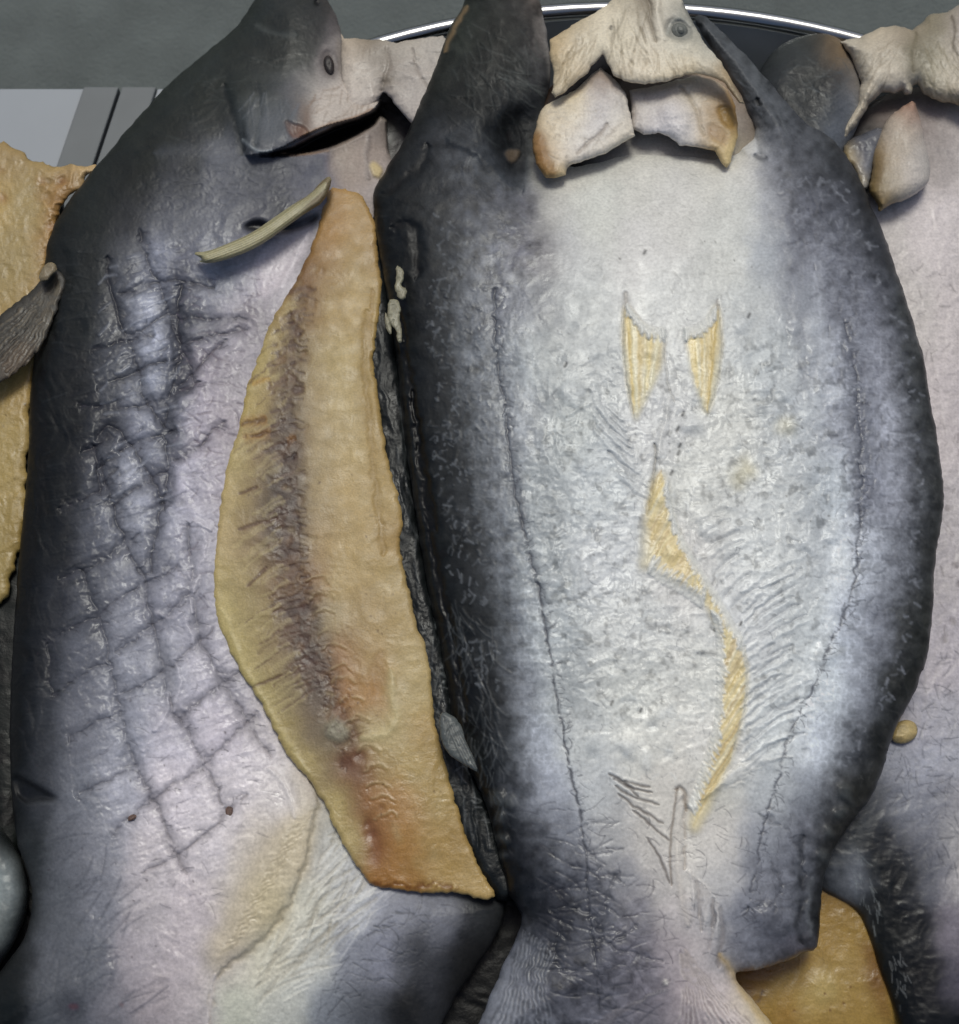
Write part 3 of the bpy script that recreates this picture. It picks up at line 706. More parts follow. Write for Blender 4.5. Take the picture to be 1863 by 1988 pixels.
# puffed scales between the scores, cross folds
s.hairs([(190, 500), (340, 460), (360, 700), (340, 980), (200, 1050), (160, 860)], 90, (25, 60), (-.75, -.1), 2.6, (52, 54, 68), .34, -.6, .5, seed=12)
s.hairs([(190, 500), (340, 480), (350, 700), (330, 980), (200, 1050), (170, 860)], 60, (18, 46), (-.75, -.1), 2.6, (150, 158, 180), .34, .6, .5, seed=13)
s.hairs([(340, 560), (500, 520), (460, 800), (420, 1000), (400, 1230), (340, 1100), (330, 800)], 130, (14, 42), (-.9, .9), 1.8, (104, 92, 100), .42, -.5, .9, seed=14)
s.hairs([(120, 1050), (400, 1100), (560, 1500), (420, 1760), (240, 1760), (120, 1500)], 170, (10, 36), (-.8, .6), 1.3, (84, 80, 92), .4, -.25, .9, seed=15)
s.hairs([(90, 480), (200, 480), (180, 1000), (90, 1450), (50, 1400), (80, 800)], 80, (20, 60), (-.4, .2), 2.2, (58, 62, 64), .4, .35, .5, seed=16)
for p in ([(392, 1030), (402, 1060), (386, 1100), (378, 1150)], [(360, 1200), (374, 1230), (378, 1262)], [(340, 1290), (352, 1310), (346, 1350), (340, 1380)], [(300, 1420), (314, 1400), (328, 1378), (326, 1345)],
          [(372, 1010), (396, 1018), (410, 1030)], [(300, 1190), (330, 1200), (356, 1190)], [(365, 1110), (380, 1140), (372, 1190)], [(290, 1440), (276, 1462)]):
    s.stroke(p, 5, (186, 182, 188), .35, 1.8, wob=5, rough=.25)
# pale fat fold at the bottom, long creases
s.blob([(560, 1480), (600, 1530), (628, 1580), (610, 1640), (590, 1700), (560, 1760), (510, 1810), (470, 1850), (425, 1885), (408, 1870), (410, 1830), (440, 1780), (470, 1720), (500, 1650), (540, 1600), (580, 1560)], 20, (178, 164, 132), .5, 3.4, warp=14)
s.stroke([(604, 1500), (622, 1560), (604, 1640), (572, 1740), (532, 1800), (480, 1856), (430, 1884), (412, 1930), (404, 2000)], 5, (136, 126, 104), .42, -2.0, wob=7)
s.stroke([(520, 1490), (560, 1530), (575, 1590)], 5, (196, 190, 186), .4, 1.5, wob=4)
for k in range(34):
    x = 440+k*4.6; y = 1860-k*8.0
    s.stroke([(x-14, y-6), (x+8, y-18), (x+30, y-34)], 2.2, (186, 174, 142) if k % 2 else (150, 134, 102), .22, (.3 if k % 2 else -.3), wob=7)
s.hairs([(640, 1600), (720, 1740), (640, 1860), (500, 1960), (480, 1900), (590, 1760)], 90, (40, 110), (-1.1, -.5), 3, (150, 144, 130), .4, -.7, .5, seed=18)
s.hairs([(640, 1600), (760, 1740), (640, 1900), (500, 1990), (480, 1900), (590, 1760)], 60, (40, 100), (-1.1, -.5), 3, (200, 198, 188), .3, .7, .5, seed=19, rough=.3)
s.hairs([(640, 1880), (760, 1760), (870, 1740), (830, 1850), (720, 1960), (600, 2000)], 90, (14, 50), (-1.1, .7), 1.5, (62, 66, 76), .55, -.3, .9, seed=20)
s.stroke([(400, 2020), (408, 1950), (418, 1890)], 5, (196, 188, 186), .5, 1.5)
s.hairs([(80, 1620), (230, 1740), (260, 1990), (40, 2010), (60, 1850)], 60, (40, 110), (-1.2, -.4), 3, (74, 78, 90), .4, -.5, .5, seed=21)
s.blob([(20, 1500), (60, 1520), (122, 1556), (90, 1552), (40, 1560)], 5, (40, 42, 46), .8, -4)
s.blob([(110, 1930), (160, 1940), (170, 1980), (120, 1990)], 16, (62, 66, 78), .6, -1, warp=10)
s.blob([(130, 1950), (150, 1946), (156, 1958), (138, 1962)], 4, (100, 60, 60), .5)
s.blob([(230, 1946), (242, 1948), (238, 1958)], 4, (110, 84, 80), .6)
s.spots([(60, 1200), (420, 1250), (500, 1500), (300, 1990), (60, 1700)], 50, (.8, 1.8), (70, 62, 64), .7, seed=6)
# dark back edge gets leathery ridges
s.wrinkle(1.2, 26, 3, ang=1.45, an=3, mask=s.mask([(70, 520), (150, 420), (170, 600), (110, 1000), (80, 1500), (20, 1600), (20, 1200), (60, 800)], 20), tint=.2, seed=7)
s.R = .50-.17*skin; s.R[s.Y < 300] = .44
dkm = np.clip(1-s.Col.mean(-1)/.10, 0, 1)*np.clip((460-s.Y)/120, 0, 1)
s.Col *= 1-dkm[..., None]*np.array([.10, .04, .16])
hd = [(380, -60), (800, -60), (800, 150), (748, 184), (744, 300), (660, 300), (590, 302), (500, 306), (410, 320), (330, 330), (250, 300), (200, 280)]
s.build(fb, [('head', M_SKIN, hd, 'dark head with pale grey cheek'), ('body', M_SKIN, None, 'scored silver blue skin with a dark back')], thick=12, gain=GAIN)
# eye
def eye(root, x, y, z, rx, ry, rot, mat, rings=9, seg=18, h=.0015):
    c = world(x, y, z/1000); v = []; f = []
    for j in range(rings):
        k = j/(rings-1); r = math.sin(k*PI/2); hh = math.cos(k*PI/2)*h*(.55+.2*math.sin(k*5))
        for i in range(seg):
            t = 2*PI*i/seg; a = math.cos(t)*r*rx*S; b_ = math.sin(t)*r*ry*S
            v.append((c[0]+a*math.cos(rot)-b_*math.sin(rot), c[1]+a*math.sin(rot)+b_*math.cos(rot), c[2]+hh))
    for j in range(rings-1):
        for i in range(seg): f.append((j*seg+i, (j+1)*seg+i, (j+1)*seg+(i+1) % seg, j*seg+(i+1) % seg))
    return mesh_obj('eye', v, f, mat, root, True)
def zat(s, x, y): return s.z0+float(s.Z[min(s.Z.shape[0]-1, max(0, int((y-s.y0)/s.step))), min(s.Z.shape[1]-1, max(0, int((x-s.x0)/s.step)))])
eye(fb, 639, 126, zat(s, 639, 126)+1.0, 11.5, 25, .18, M_EYE, h=.0022)
HB = s
# other half of the jaw skin
s = Field([(662, 60), (668, 76), (690, 74), (712, 78), (740, 76), (770, 84), (800, 76), (860, 70), (900, 100), (880, 200), (840, 260), (800, 240), (788, 226), (770, 206), (752, 182), (744, 178), (736, 192), (722, 206), (690, 214), (668, 200), (664, 130)], 2, -2, sm=0, jg=2, seed=15, jscale=9)
s.colors(rows('''
90: 680 170 156 138, 716 128 116 100, 760 158 150 138, 810 166 158 146, 850 164 158 150
140: 690 178 168 156, 730 170 162 152, 754 118 106 92, 780 156 148 140, 830 166 158 150
200: 700 176 166 156, 740 168 158 148, 780 168 160 152, 820 160 152 146'''), 8, 22).dome(4, 26).wrinkle(1.6, 34, 3, tint=.06).wrinkle(.3, 8, seed=3)
s.stroke([(752, 90), (758, 120), (748, 150), (744, 178)], 5, (120, 110, 98), .5, -1.4, wob=4)
s.stroke([(800, 90), (812, 140), (830, 170)], 3, (130, 120, 110), .5, -1, wob=4)
s.blob([(744, 142), (766, 144), (764, 160), (746, 166)], 5, (100, 90, 76), .7, -.4, warp=6)
s.build(fb, [('jaw_skin', M_BONE, None, 'cream jaw skin folded towards the middle fish')], thick=2.5, tuck=2, gain=GAIN)
# dark skin rim beside the flesh
s = Field([(735, 400), (748, 470), (760, 560), (770, 660), (790, 760), (800, 880), (810, 980), (825, 1070), (850, 1180), (872, 1270), (886, 1360), (905, 1450), (940, 1540), (985, 1640), (1010, 1740), (975, 1752), (940, 1720), (900, 1640), (850, 1520), (820, 1400), (790, 1200), (740, 1050), (730, 850), (700, 700), (700, 450)], 2.2, -4, sm=1, jg=3, seed=16)
s.flat((42, 46, 47)).dome(9, 26).tint(.25, 26).wrinkle(1.4, 24, 3, ang=1.45, an=3.0, tint=.15).wrinkle(.4, 7, seed=3)
s.hairs([(740, 700), (780, 760), (850, 1200), (960, 1640), (900, 1600), (830, 1300)], 70, (25, 80), (1.2, 1.6), 1.6, (90, 94, 96), .4, .4, .4, seed=4)
s.hairs([(850, 1280), (940, 1540), (960, 1640), (880, 1500)], 40, (8, 20), (-.5, .5), 1.4, (120, 122, 122), .4, .3, .6, seed=5)
s.spots([(830, 1150), (850, 1150), (900, 1400), (880, 1420)], 14, (2, 3.5), (110, 116, 116), .6, dz=1.2)
s.R[:] = .38
s.build(fb, [('skin_edge_or_filler', M_DARK, None, 'dark leathery skin edge')], thick=10, gain=GAIN)
# cut amber flesh
FL = [(640, 362), (660, 364), (680, 372), (700, 378), (716, 396), (728, 430), (732, 490), (742, 545), (738, 600), (728, 660), (726, 720), (740, 790), (745, 850), (756, 900), (770, 950), (786, 1000), (776, 1050), (785, 1110), (800, 1170), (812, 1220), (830, 1260), (840, 1320), (842, 1380), (850, 1430), (868, 1480), (880, 1540), (900, 1600), (916, 1650), (940, 1700), (968, 1738), (942, 1747), (912, 1740), (880, 1733), (830, 1736), (780, 1728), (735, 1722), (714, 1710), (680, 1660), (650, 1610), (636, 1570), (618, 1540), (590, 1500), (555, 1462), (530, 1410), (505, 1360), (470, 1310), (440, 1250), (420, 1190), (412, 1130), (420, 1060), (424, 1000), (433, 940), (450, 870), (468, 810), (478, 750), (500, 700), (518, 640), (540, 600), (574, 545), (598, 500), (614, 450), (630, 400)]
s = Field(FL, 2.0, 4, sm=1, jg=4.2, seed=17, jscale=13)
s.colors(rows('''
380: 655 158 126 82, 690 160 132 86
440: 650 158 124 78, 700 160 132 86
500: 630 148 116 72, 690 164 140 94, 715 150 124 80
545: 590 112 82 54, 640 150 124 82, 700 168 146 100
600: 560 158 138 98, 600 126 98 66, 640 164 142 98, 700 170 148 102, 730 160 136 86
700: 515 170 154 104, 545 150 132 98, 575 124 104 82, 610 156 138 100, 660 170 152 108, 715 160 138 90
780: 490 168 150 98, 530 140 122 92, 565 112 94 78, 600 156 138 104, 680 172 154 112, 725 158 134 84
880: 460 170 154 108, 500 140 122 92, 540 104 86 72, 575 112 94 82, 610 160 142 106, 700 170 150 106, 745 162 138 90
960: 445 170 152 108, 490 138 122 92, 530 100 84 74, 572 94 78 72, 606 160 142 108, 680 168 146 102, 760 164 142 96
1050: 435 170 152 112, 480 146 128 100, 530 104 88 78, 575 92 76 68, 606 162 140 104, 700 168 146 102, 770 156 130 82
1120: 425 170 154 108, 480 160 144 106, 530 128 108 84, 570 136 106 76, 604 130 102 74, 660 166 144 100, 770 162 142 98
1200: 430 170 156 108, 500 158 142 102, 560 110 92 80, 600 100 80 70, 640 160 144 112, 720 164 142 102, 790 162 142 100
1280: 460 168 154 104, 530 146 130 98, 590 96 80 74, 620 106 92 84, 660 146 112 76, 720 162 138 98, 800 166 148 106
1350: 510 166 152 102, 560 136 122 92, 605 104 92 82, 632 112 98 88, 670 150 108 66, 700 156 124 80, 732 160 120 74, 762 172 156 118, 810 166 148 104
1420: 545 164 148 100, 610 120 106 88, 650 124 116 100, 680 100 74 54, 720 170 156 118, 760 170 154 114, 820 162 138 90
1490: 590 164 148 100, 640 138 122 92, 672 124 92 74, 700 118 84 62, 740 156 132 88, 800 164 144 98, 850 158 134 84
1560: 660 168 152 104, 700 124 90 66, 730 150 110 68, 780 160 124 78, 850 162 140 92
1630: 690 164 148 104, 730 132 92 60, 780 158 120 70, 850 160 134 86, 900 156 130 80
1700: 740 146 104 56, 790 150 112 62, 860 160 134 84, 930 164 140 92'''), 7, 20)
s.dome(1.8, 9, 2.0)
s.Z += 2*s.mask([(640, 380), (700, 380), (720, 700), (760, 1000), (820, 1300), (880, 1600), (800, 1700), (660, 1500), (480, 1200), (460, 950), (560, 600)], 50)
s.Col *= np.array([1.05, 1.02, .95]); s.wrinkle(.9, 60, 3).wrinkle(.16, 14, 3, seed=3, tint=.05).wrinkle(.08, 5, 2, seed=4); s.tint(.10, 30, seed=3); s.tint(.06, 6, seed=4)
spine = [(600, 480), (590, 600), (572, 700), (568, 800), (572, 900), (575, 1000), (580, 1100), (596, 1200), (625, 1300), (655, 1380), (690, 1480), (715, 1580), (735, 1640)]
def along(P, y):
    for a, b_ in zip(P, P[1:]):
        if a[1] <= y <= b_[1]: return a[0]+(b_[0]-a[0])*(y-a[1])/(b_[1]-a[1])
    return P[-1][0]
q = random.Random(5)
bm = s.mask([(590, 520), (600, 640), (588, 760), (592, 900), (602, 1040), (606, 1130), (640, 1240), (668, 1350), (640, 1400), (600, 1330), (556, 1200), (520, 1080), (508, 960), (520, 860), (540, 740), (560, 620)], 14)
s.Col *= (1-.34*bm*(.5+fbm(s.X, s.Y, 14, 3, 44)))[..., None]
y = 560
while y < 1340:                                   # muscle flakes running down and out from the spine
    xs_ = along(spine, y); ln = q.uniform(25, 90) if y < 800 else q.uniform(50, 110)
    dk = (78, 58, 54) if q.random() < .6 else (104, 80, 66)
    s.stroke([(xs_+4, y-2), (xs_-ln*.25, y+ln*.06), (xs_-ln*.6, y+ln*.2)], q.uniform(3, 6.5), dk, q.uniform(.35, .75), -.4, wob=6, brk=.4)
    if q.random() < .5: s.stroke([(xs_-ln*.3, y+ln*.08), (xs_-ln*.7, y+ln*.28), (xs_-ln*1.05, y+ln*.55)], q.uniform(1.6, 3), (96, 72, 58), q.uniform(.3, .75), -.3, wob=5, brk=.3)
    if q.random() < .4: s.stroke([(xs_-ln*.4, y+ln*.16), (xs_-ln*.8, y+ln*.4), (xs_-ln*1.2, y+ln*.7)], q.uniform(3, 6), (192, 176, 128), .3, .2, wob=6)
    if q.random() < .5: s.stroke([(xs_+2, y+1), (xs_+10, y+3), (xs_+22, y+q.uniform(-3, 8))], q.uniform(1.6, 3.2), (70, 48, 42), q.uniform(.3, .7), -.4, wob=3)
    y += q.uniform(7, 15)
for k in range(46):                               # small dark flecks along the blood line
    y = q.uniform(560, 1420); x = along(spine, y)+q.gauss(-4, 13)
    s.stroke([(x, y), (x+q.uniform(-12, -4), y+q.uniform(3, 8))], q.uniform(2, 5), (70, 48, 42), q.uniform(.3, .7), -.6, wob=3)
for k in range(90):
    y = q.uniform(470, 1450); x = along(spine, y)+q.gauss(-8, 22); r_ = q.uniform(4, 11)
    s.blob([(x-r_, y-r_*.7), (x+r_*.9, y-r_), (x+r_, y+r_*.6), (x-r_*.6, y+r_)], 4, q.choice([(96, 78, 70), (112, 92, 76), (150, 132, 100), (118, 88, 58)]), q.uniform(.2, .5), -.3, warp=9)
for k in range(60):
    y = q.uniform(420, 1700); x = along(spine, y)+q.uniform(40, 150); r_ = q.uniform(5, 16)
    s.blob([(x-r_*.6, y-r_*1.3), (x+r_*.6, y-r_), (x+r_*.7, y+r_*1.2), (x-r_*.6, y+r_)], 7, q.choice([(176, 158, 118), (150, 126, 80), (158, 132, 84)]), q.uniform(.15, .4), 0, warp=12)
s.stroke([(576, 880), (568, 885), (570, 893)], 4, (60, 40, 34), .8, -1)
for p in ([(520, 814), (498, 818), (480, 822), (470, 828)], [(526, 838), (500, 846), (474, 852)], [(560, 850), (574, 856)]):
    s.stroke(p, 9, (156, 108, 46), .45, 0, wob=7); s.stroke(p, 3.4, (84, 60, 40), .7, -.8, wob=5, brk=.4)
s.stroke([(490, 744), (512, 738), (524, 734)], 6, (178, 132, 40), .5, 0, wob=5)
for p in ([(500, 945), (482, 952), (464, 960)], [(540, 1006), (500, 1016), (462, 1028)], [(552, 1180), (530, 1190)], [(548, 1310), (515, 1326), (490, 1334)], [(520, 1100), (480, 1140)]):
    s.stroke(p, 3.4, (84, 56, 46), .75, -.7, wob=3)
s.stroke([(712, 600), (706, 700), (716, 800), (726, 900), (736, 1000), (744, 1080)], 8, (140, 112, 62), .4, -1.2, wob=5)
s.stroke([(724, 560), (718, 640), (722, 720)], 4, (148, 118, 66), .5, -.6, wob=3)
for k in range(15):                               # pale vertebra ribs on the lower half
    y = 1120+k*33+q.uniform(-9, 9); x = along(spine, y)+26
    s.stroke([(x-12, y+9), (x+2, y-3), (x+20, y-4), (x+34, y+8)], 2.6, (180, 162, 122), .3, .6, wob=6, brk=.4)
    s.stroke([(x-12, y+16), (x+4, y+5), (x+20, y+5), (x+32, y+16)], 2.6, (128, 92, 56), .3, -.5, wob=6, brk=.4)
s.blob([(735, 1260), (752, 1268), (754, 1330), (736, 1360), (712, 1320), (718, 1290)], 7, (156, 120, 76), .4, -.6, warp=7)
s.stroke([(758, 1300), (766, 1360), (770, 1410), (740, 1430), (700, 1434)], 9, (182, 168, 126), .6, 1.4, wob=6)
s.blob([(628, 1400), (660, 1396), (680, 1420), (672, 1440), (634, 1436)], 6, (140, 136, 116), .7, 1.0, warp=7)
s.hairs([(570, 1260), (640, 1240), (680, 1420), (640, 1440), (600, 1380)], 70, (5, 14), (0, PI), 2.2, (146, 136, 122), .4, .5, seed=4)
s.hairs([(600, 1280), (680, 1330), (700, 1480), (660, 1500), (620, 1400)], 50, (5, 14), (0, PI), 2.2, (74, 50, 42), .5, -.5, seed=5)
for x, y, r_ in ((655, 1380, 9), (668, 1392, 8), (664, 1372, 6), (690, 1424, 10), (700, 1470, 12), (675, 1480, 14), (742, 1566, 6), (712, 1600, 9), (722, 1620, 10), (556, 1360, 3), (586, 1180, 6), (640, 1250, 6)):
    s.blob([(x-r_, y-r_), (x+r_, y-r_*.8), (x+r_*.6, y+r_), (x-r_, y+r_*.7)], 5, (92, 54, 38), .6, -.6, warp=7)
s.blob([(640, 1470), (700, 1480), (712, 1520), (680, 1510), (655, 1500)], 8, (112, 84, 68), .35, -.4, warp=8)
s.blob([(704, 1580), (736, 1600), (744, 1680), (724, 1690), (706, 1620)], 9, (122, 76, 52), .5, -.6, warp=9)
s.stroke([(722, 1716), (760, 1720), (800, 1722), (850, 1716), (890, 1728)], 8, (104, 62, 26), .75, -.8, wob=5, brk=.4)
s.stroke([(430, 1180), (470, 1290), (530, 1400), (600, 1500)], 6, (176, 162, 112), .4, .8, wob=5)
s.spots([(470, 900), (760, 900), (820, 1300), (880, 1600), (700, 1600), (520, 1350)], 40, (.8, 1.8), (66, 44, 32), .7, seed=6)
s.R[:] = .46; s.R[s.Y > 1450] = .36
s.build(fb, [('flesh', M_FLESH, None, 'amber flesh with a dark blood line')], thick=3.5, tuck=1, gain=1.06)
# split fin spine
s = Field([(640, 340), (646, 352), (630, 392), (600, 410), (560, 438), (520, 468), (480, 490), (440, 504), (408, 512), (384, 508), (396, 504), (372, 490), (404, 488), (440, 474), (490, 452), (530, 424), (570, 396), (604, 376), (622, 354)], 1.6, 14, seed=18, sm=1)
s.flat((150, 144, 112)).dome(4.5, 10)
s.blob([(590, 345), (650, 335), (645, 392), (600, 412), (576, 400)], 14, (104, 88, 66), .8)
for k in range(9):
    o_ = -12+k*3
    s.stroke([(632, 360+o_*.6), (570, 412+o_*.8), (500, 462+o_*.8), (400, 500+o_*.7)], 1.6, (196, 190, 152) if k % 2 else (98, 90, 62), .6, .7 if k % 2 else -.7, taper=False)
s.build(fb, [('fin_spine', M_FIN, None, 'split straw-coloured fin spine')], thick=3, tuck=1, gain=GAIN)
# pectoral fin at the left
s = Field([(104, 520), (124, 530), (130, 550), (116, 590), (100, 628), (86, 668), (60, 700), (30, 724), (0, 744), (-40, 770), (-40, 660), (-20, 640), (0, 612), (30, 590), (60, 566), (84, 540)], 2, 0, seed=19, sm=1, jg=4, jscale=10)
s.flat((62, 58, 50)).dome(1.2, 14)
for k in range(22):
    t = k/21; s.stroke([(112+t*6, 534+t*20), (60+t*40-10, 590+t*60), (-30+t*60, 650+t*100)], 2.0, (104, 92, 72) if k % 2 else (34, 34, 30), q.uniform(.25, .75), q.uniform(.2, .8)*(1 if k % 2 else -1), taper=False, wob=5, brk=.35)
s.blob([(0, 690), (60, 650), (70, 700), (0, 750)], 16, (96, 78, 60), .5)
s.build(fb, [('pectoral_fin', M_FIN, None, 'grey brown pectoral fin')], thick=2, tuck=1, gain=GAIN)
s = Field([(74, 536), (84, 516), (98, 508), (112, 514), (112, 526), (100, 534), (92, 546), (80, 548)], 1.6, 8, seed=20, sm=1, jg=2)
s.flat((118, 106, 84)).dome(1.6, 8).wrinkle(.8, 8, tint=.25)
s.build(fb, [('fin_base', M_FIN, None, 'torn pale fin stub')], thick=4, tuck=1, gain=GAIN)

# ================================================================ big fish in the middle
fc = thing('dried_fish', 'big middle fish lying belly up, white belly, yellow fins and dark flanks', 'dried fish', (1300, 1000), 0, 'split dried fish piled on the tray')
s = Field([(780, 1640), (960, 1560), (1100, 1640), (1120, 1900), (1080, 2060), (760, 2060)], 5, -30, seed=72)  # dark filler added below, keeps the gap between the tails dark
s.flat((30, 34, 32)).dome(8, 60).wrinkle(1.4, 34, tint=.2)
s.build(fc, [('skin_edge_or_filler', M_DARK, None, 'dark skin sheet added to darken the gap under the tail')], thick=12, gain=GAIN)
# throat tissue behind jaw and gill covers
s = Field([(1050, 180), (1120, 130), (1165, 90), (1230, 100), (1420, 130), (1470, 220), (1470, 330), (1300, 380), (1060, 380), (1030, 300)], 2.2, 4, seed=21)
s.colors(rows('''
130: 1165 50 40 34, 1200 70 54 44
180: 1120 70 54 44, 1230 140 128 116, 1320 130 118 104, 1400 150 130 110
240: 1100 80 66 54, 1225 140 132 122, 1300 152 144 136, 1440 130 120 110
290: 1180 130 124 118, 1260 152 148 142, 1350 148 142 134, 1420 150 140 120
330: 1120 66 62 58, 1200 160 156 148'''), 6, 22).dome(6, 50).wrinkle(1.0, 34, 3, tint=.05)
s.build(fc, [('throat_lining', M_BONE, None, 'grey beige lining of the throat')], thick=12, gain=GAIN)
CB = [(1045, 310), (1100, 318), (1150, 312), (1208, 294), (1260, 292), (1330, 296), (1394, 304), (1440, 290), (1470, 262), (1452, 220), (1432, 178), (1408, 130), (1372, 84), (1345, 36), (1362, 26), (1400, 58), (1440, 98), (1472, 132), (1520, 190), (1562, 240), (1612, 264), (1648, 306), (1672, 352), (1690, 396), (1716, 450), (1746, 540), (1772, 620), (1796, 700), (1808, 780), (1822, 860), (1832, 930), (1834, 970), (1828, 1020), (1816, 1090), (1812, 1180), (1804, 1260), (1790, 1312), (1762, 1370), (1732, 1430), (1716, 1490), (1692, 1550), (1658, 1592), (1624, 1640), (1602, 1690), (1594, 1760), (1592, 1810), (1584, 1846), (1564, 1846), (1540, 1862), (1502, 1874), (1460, 1884), (1420, 1890), (1460, 1940), (1500, 1984), (1540, 2050), (900, 2050), (935, 1980), (965, 1900), (1000, 1830), (1016, 1780), (1000, 1752), (985, 1730), (975, 1680), (958, 1610), (935, 1540), (905, 1480), (884, 1420), (870, 1340), (856, 1250), (838, 1180), (820, 1080), (806, 980), (790, 880), (778, 780), (772, 700), (762, 640), (748, 560), (736, 480), (724, 410), (726, 370), (745, 335), (775, 290), (800, 240), (820, 190), (848, 130), (870, 60), (905, 0), (915, -40), (1030, -40), (1056, 20), (1066, 90), (1072, 150), (1060, 210), (1046, 250), (1038, 300)]
s = Field(CB, 2.0, 4, sm=1, jg=2.5, seed=22, jscale=26)
s.colors(rows('''
-10: 930 52 55 50, 1000 56 56 54, 1040 90 82 76
60: 900 54 58 52, 960 48 50 46, 1030 54 54 52, 1060 120 114 110, 1365 70 74 78, 1410 78 82 86
140: 860 50 52 48, 930 44 46 43, 1000 52 54 52, 1056 74 74 76, 1430 84 88 92, 1480 76 80 84
210: 820 46 48 46, 900 40 42 40, 970 42 46 48, 1040 48 52 58, 1450 74 78 84, 1500 84 88 94, 1530 72 76 82
280: 790 44 46 47, 850 54 58 64, 900 62 68 76, 970 40 46 50, 1020 34 44 50, 1060 150 146 140, 1250 180 178 170, 1400 184 182 174, 1460 186 184 178, 1480 112 116 124, 1530 78 82 92, 1600 66 70 76
330: 750 42 44 44, 820 46 50 54, 900 64 70 80, 960 62 70 80, 1020 50 60 70, 1050 160 158 150, 1110 186 184 176, 1250 190 188 180, 1400 190 188 180, 1460 190 188 182, 1490 130 132 140, 1550 78 82 94, 1640 58 60 64
400: 740 40 42 42, 790 44 48 50, 850 52 58 64, 910 66 72 86, 980 76 80 94, 1030 96 96 104, 1060 172 170 164, 1150 192 192 184, 1300 194 192 186, 1440 190 190 184, 1490 158 160 164, 1540 92 96 112, 1620 76 80 94, 1690 50 52 56
500: 770 40 42 42, 820 44 48 50, 870 58 64 72, 960 80 84 96, 1020 96 96 106, 1060 128 126 128, 1100 176 176 174, 1250 194 192 188, 1420 192 192 186, 1490 164 168 172, 1550 118 122 136, 1630 84 88 102, 1700 60 63 72, 1735 58 58 58
580: 790 40 43 44, 870 52 57 63, 920 84 90 100, 980 100 104 114, 1050 130 132 136, 1120 172 174 172, 1280 192 192 188, 1460 180 182 180, 1560 140 144 152, 1640 94 98 112, 1700 90 94 110, 1750 62 64 64
700: 800 40 43 44, 860 50 54 58, 925 82 89 98, 990 118 123 128, 1050 150 154 154, 1160 176 178 176, 1300 194 194 190, 1500 176 180 180, 1590 148 152 158, 1650 108 113 128, 1710 112 116 132, 1760 74 76 78, 1790 62 63 62
820: 820 40 43 44, 890 52 57 62, 960 96 102 110, 1020 140 144 148, 1100 168 172 170, 1280 188 188 186, 1420 192 192 186, 1560 170 174 176, 1640 126 130 140, 1680 92 97 114, 1730 132 136 150, 1770 80 83 88, 1806 60 61 60
950: 840 42 45 46, 910 52 57 62, 975 98 104 112, 1040 152 157 158, 1160 180 184 184, 1330 194 194 188, 1500 186 188 186, 1620 156 162 166, 1690 98 103 120, 1740 122 126 140, 1784 78 80 84, 1822 58 59 58
1080: 860 38 42 43, 920 46 50 54, 980 82 89 98, 1040 156 161 162, 1180 188 190 190, 1320 194 192 188, 1500 192 194 192, 1620 170 174 176, 1690 138 143 152, 1740 100 105 118, 1780 68 69 70, 1812 56 57 55
1220: 880 36 39 40, 950 48 52 55, 1005 96 103 112, 1065 164 169 170, 1220 190 191 188, 1450 192 193 192, 1580 176 180 180, 1650 138 145 156, 1700 104 110 126, 1750 64 65 65, 1795 55 56 53
1340: 890 36 38 39, 960 44 47 50, 1020 104 110 120, 1080 160 164 164, 1220 186 187 182, 1400 190 190 184, 1540 182 185 184, 1620 160 166 170, 1670 114 120 134, 1720 58 59 58, 1770 54 54 51
1440: 910 34 37 37, 980 52 57 62, 1040 132 138 148, 1120 168 170 168, 1250 188 187 180, 1400 186 184 178, 1520 178 181 180, 1600 146 152 160, 1650 82 86 94, 1700 50 50 48
1540: 950 34 36 36, 1005 70 76 86, 1060 138 144 158, 1150 164 166 166, 1280 182 178 170, 1400 176 174 166, 1500 160 163 164, 1570 120 125 134, 1610 84 86 90, 1650 58 57 53, 1690 55 54 50
1620: 980 32 34 35, 1035 66 70 80, 1100 124 129 142, 1170 150 150 150, 1260 168 164 158, 1320 184 180 172, 1400 174 170 164, 1480 134 137 144, 1560 106 109 120, 1605 58 57 54, 1640 52 50 46
1700: 1000 34 36 39, 1060 58 62 72, 1130 90 93 106, 1200 130 130 134, 1290 162 158 154, 1340 176 172 166, 1410 162 160 158, 1480 112 115 126, 1550 94 98 112, 1592 48 48 46
1780: 1030 44 47 54, 1090 60 63 75, 1160 82 85 98, 1240 124 122 128, 1320 168 162 160, 1380 156 155 156, 1450 114 117 130, 1530 100 104 120, 1575 48 49 49
1850: 1010 96 102 118, 1060 64 68 80, 1150 84 86 100, 1240 106 104 114, 1310 158 150 152, 1360 180 172 170, 1400 150 148 150, 1460 112 114 126, 1540 96 92 98
1930: 980 128 134 150, 1035 106 110 126, 1090 78 80 94, 1180 96 96 108, 1260 120 116 124, 1330 160 150 152, 1400 184 174 172, 1450 186 174 154
1990: 950 116 122 138, 1030 102 106 120, 1150 104 104 116, 1260 128 124 130, 1340 162 152 154, 1420 184 174 172, 1490 188 176 150'''), 13, 24)
belly = s.mask([(1060, 360), (1460, 330), (1660, 500), (1740, 900), (1700, 1300), (1560, 1700), (1420, 1860), (1000, 1990), (1040, 1700), (1020, 1400), (970, 1000), (900, 600), (940, 420)], 40)
flank = 1-belly
low = s.mask([(960, 1560), (1620, 1560), (1620, 1880), (1520, 2050), (900, 2050)], 60)
s.dome(20, 230, 2.2)
s.Z += 4*s.mask([(1100, 420), (1420, 420), (1620, 700), (1640, 1100), (1560, 1450), (1300, 1560), (1080, 1400), (1000, 1000), (1000, 650)], 110)
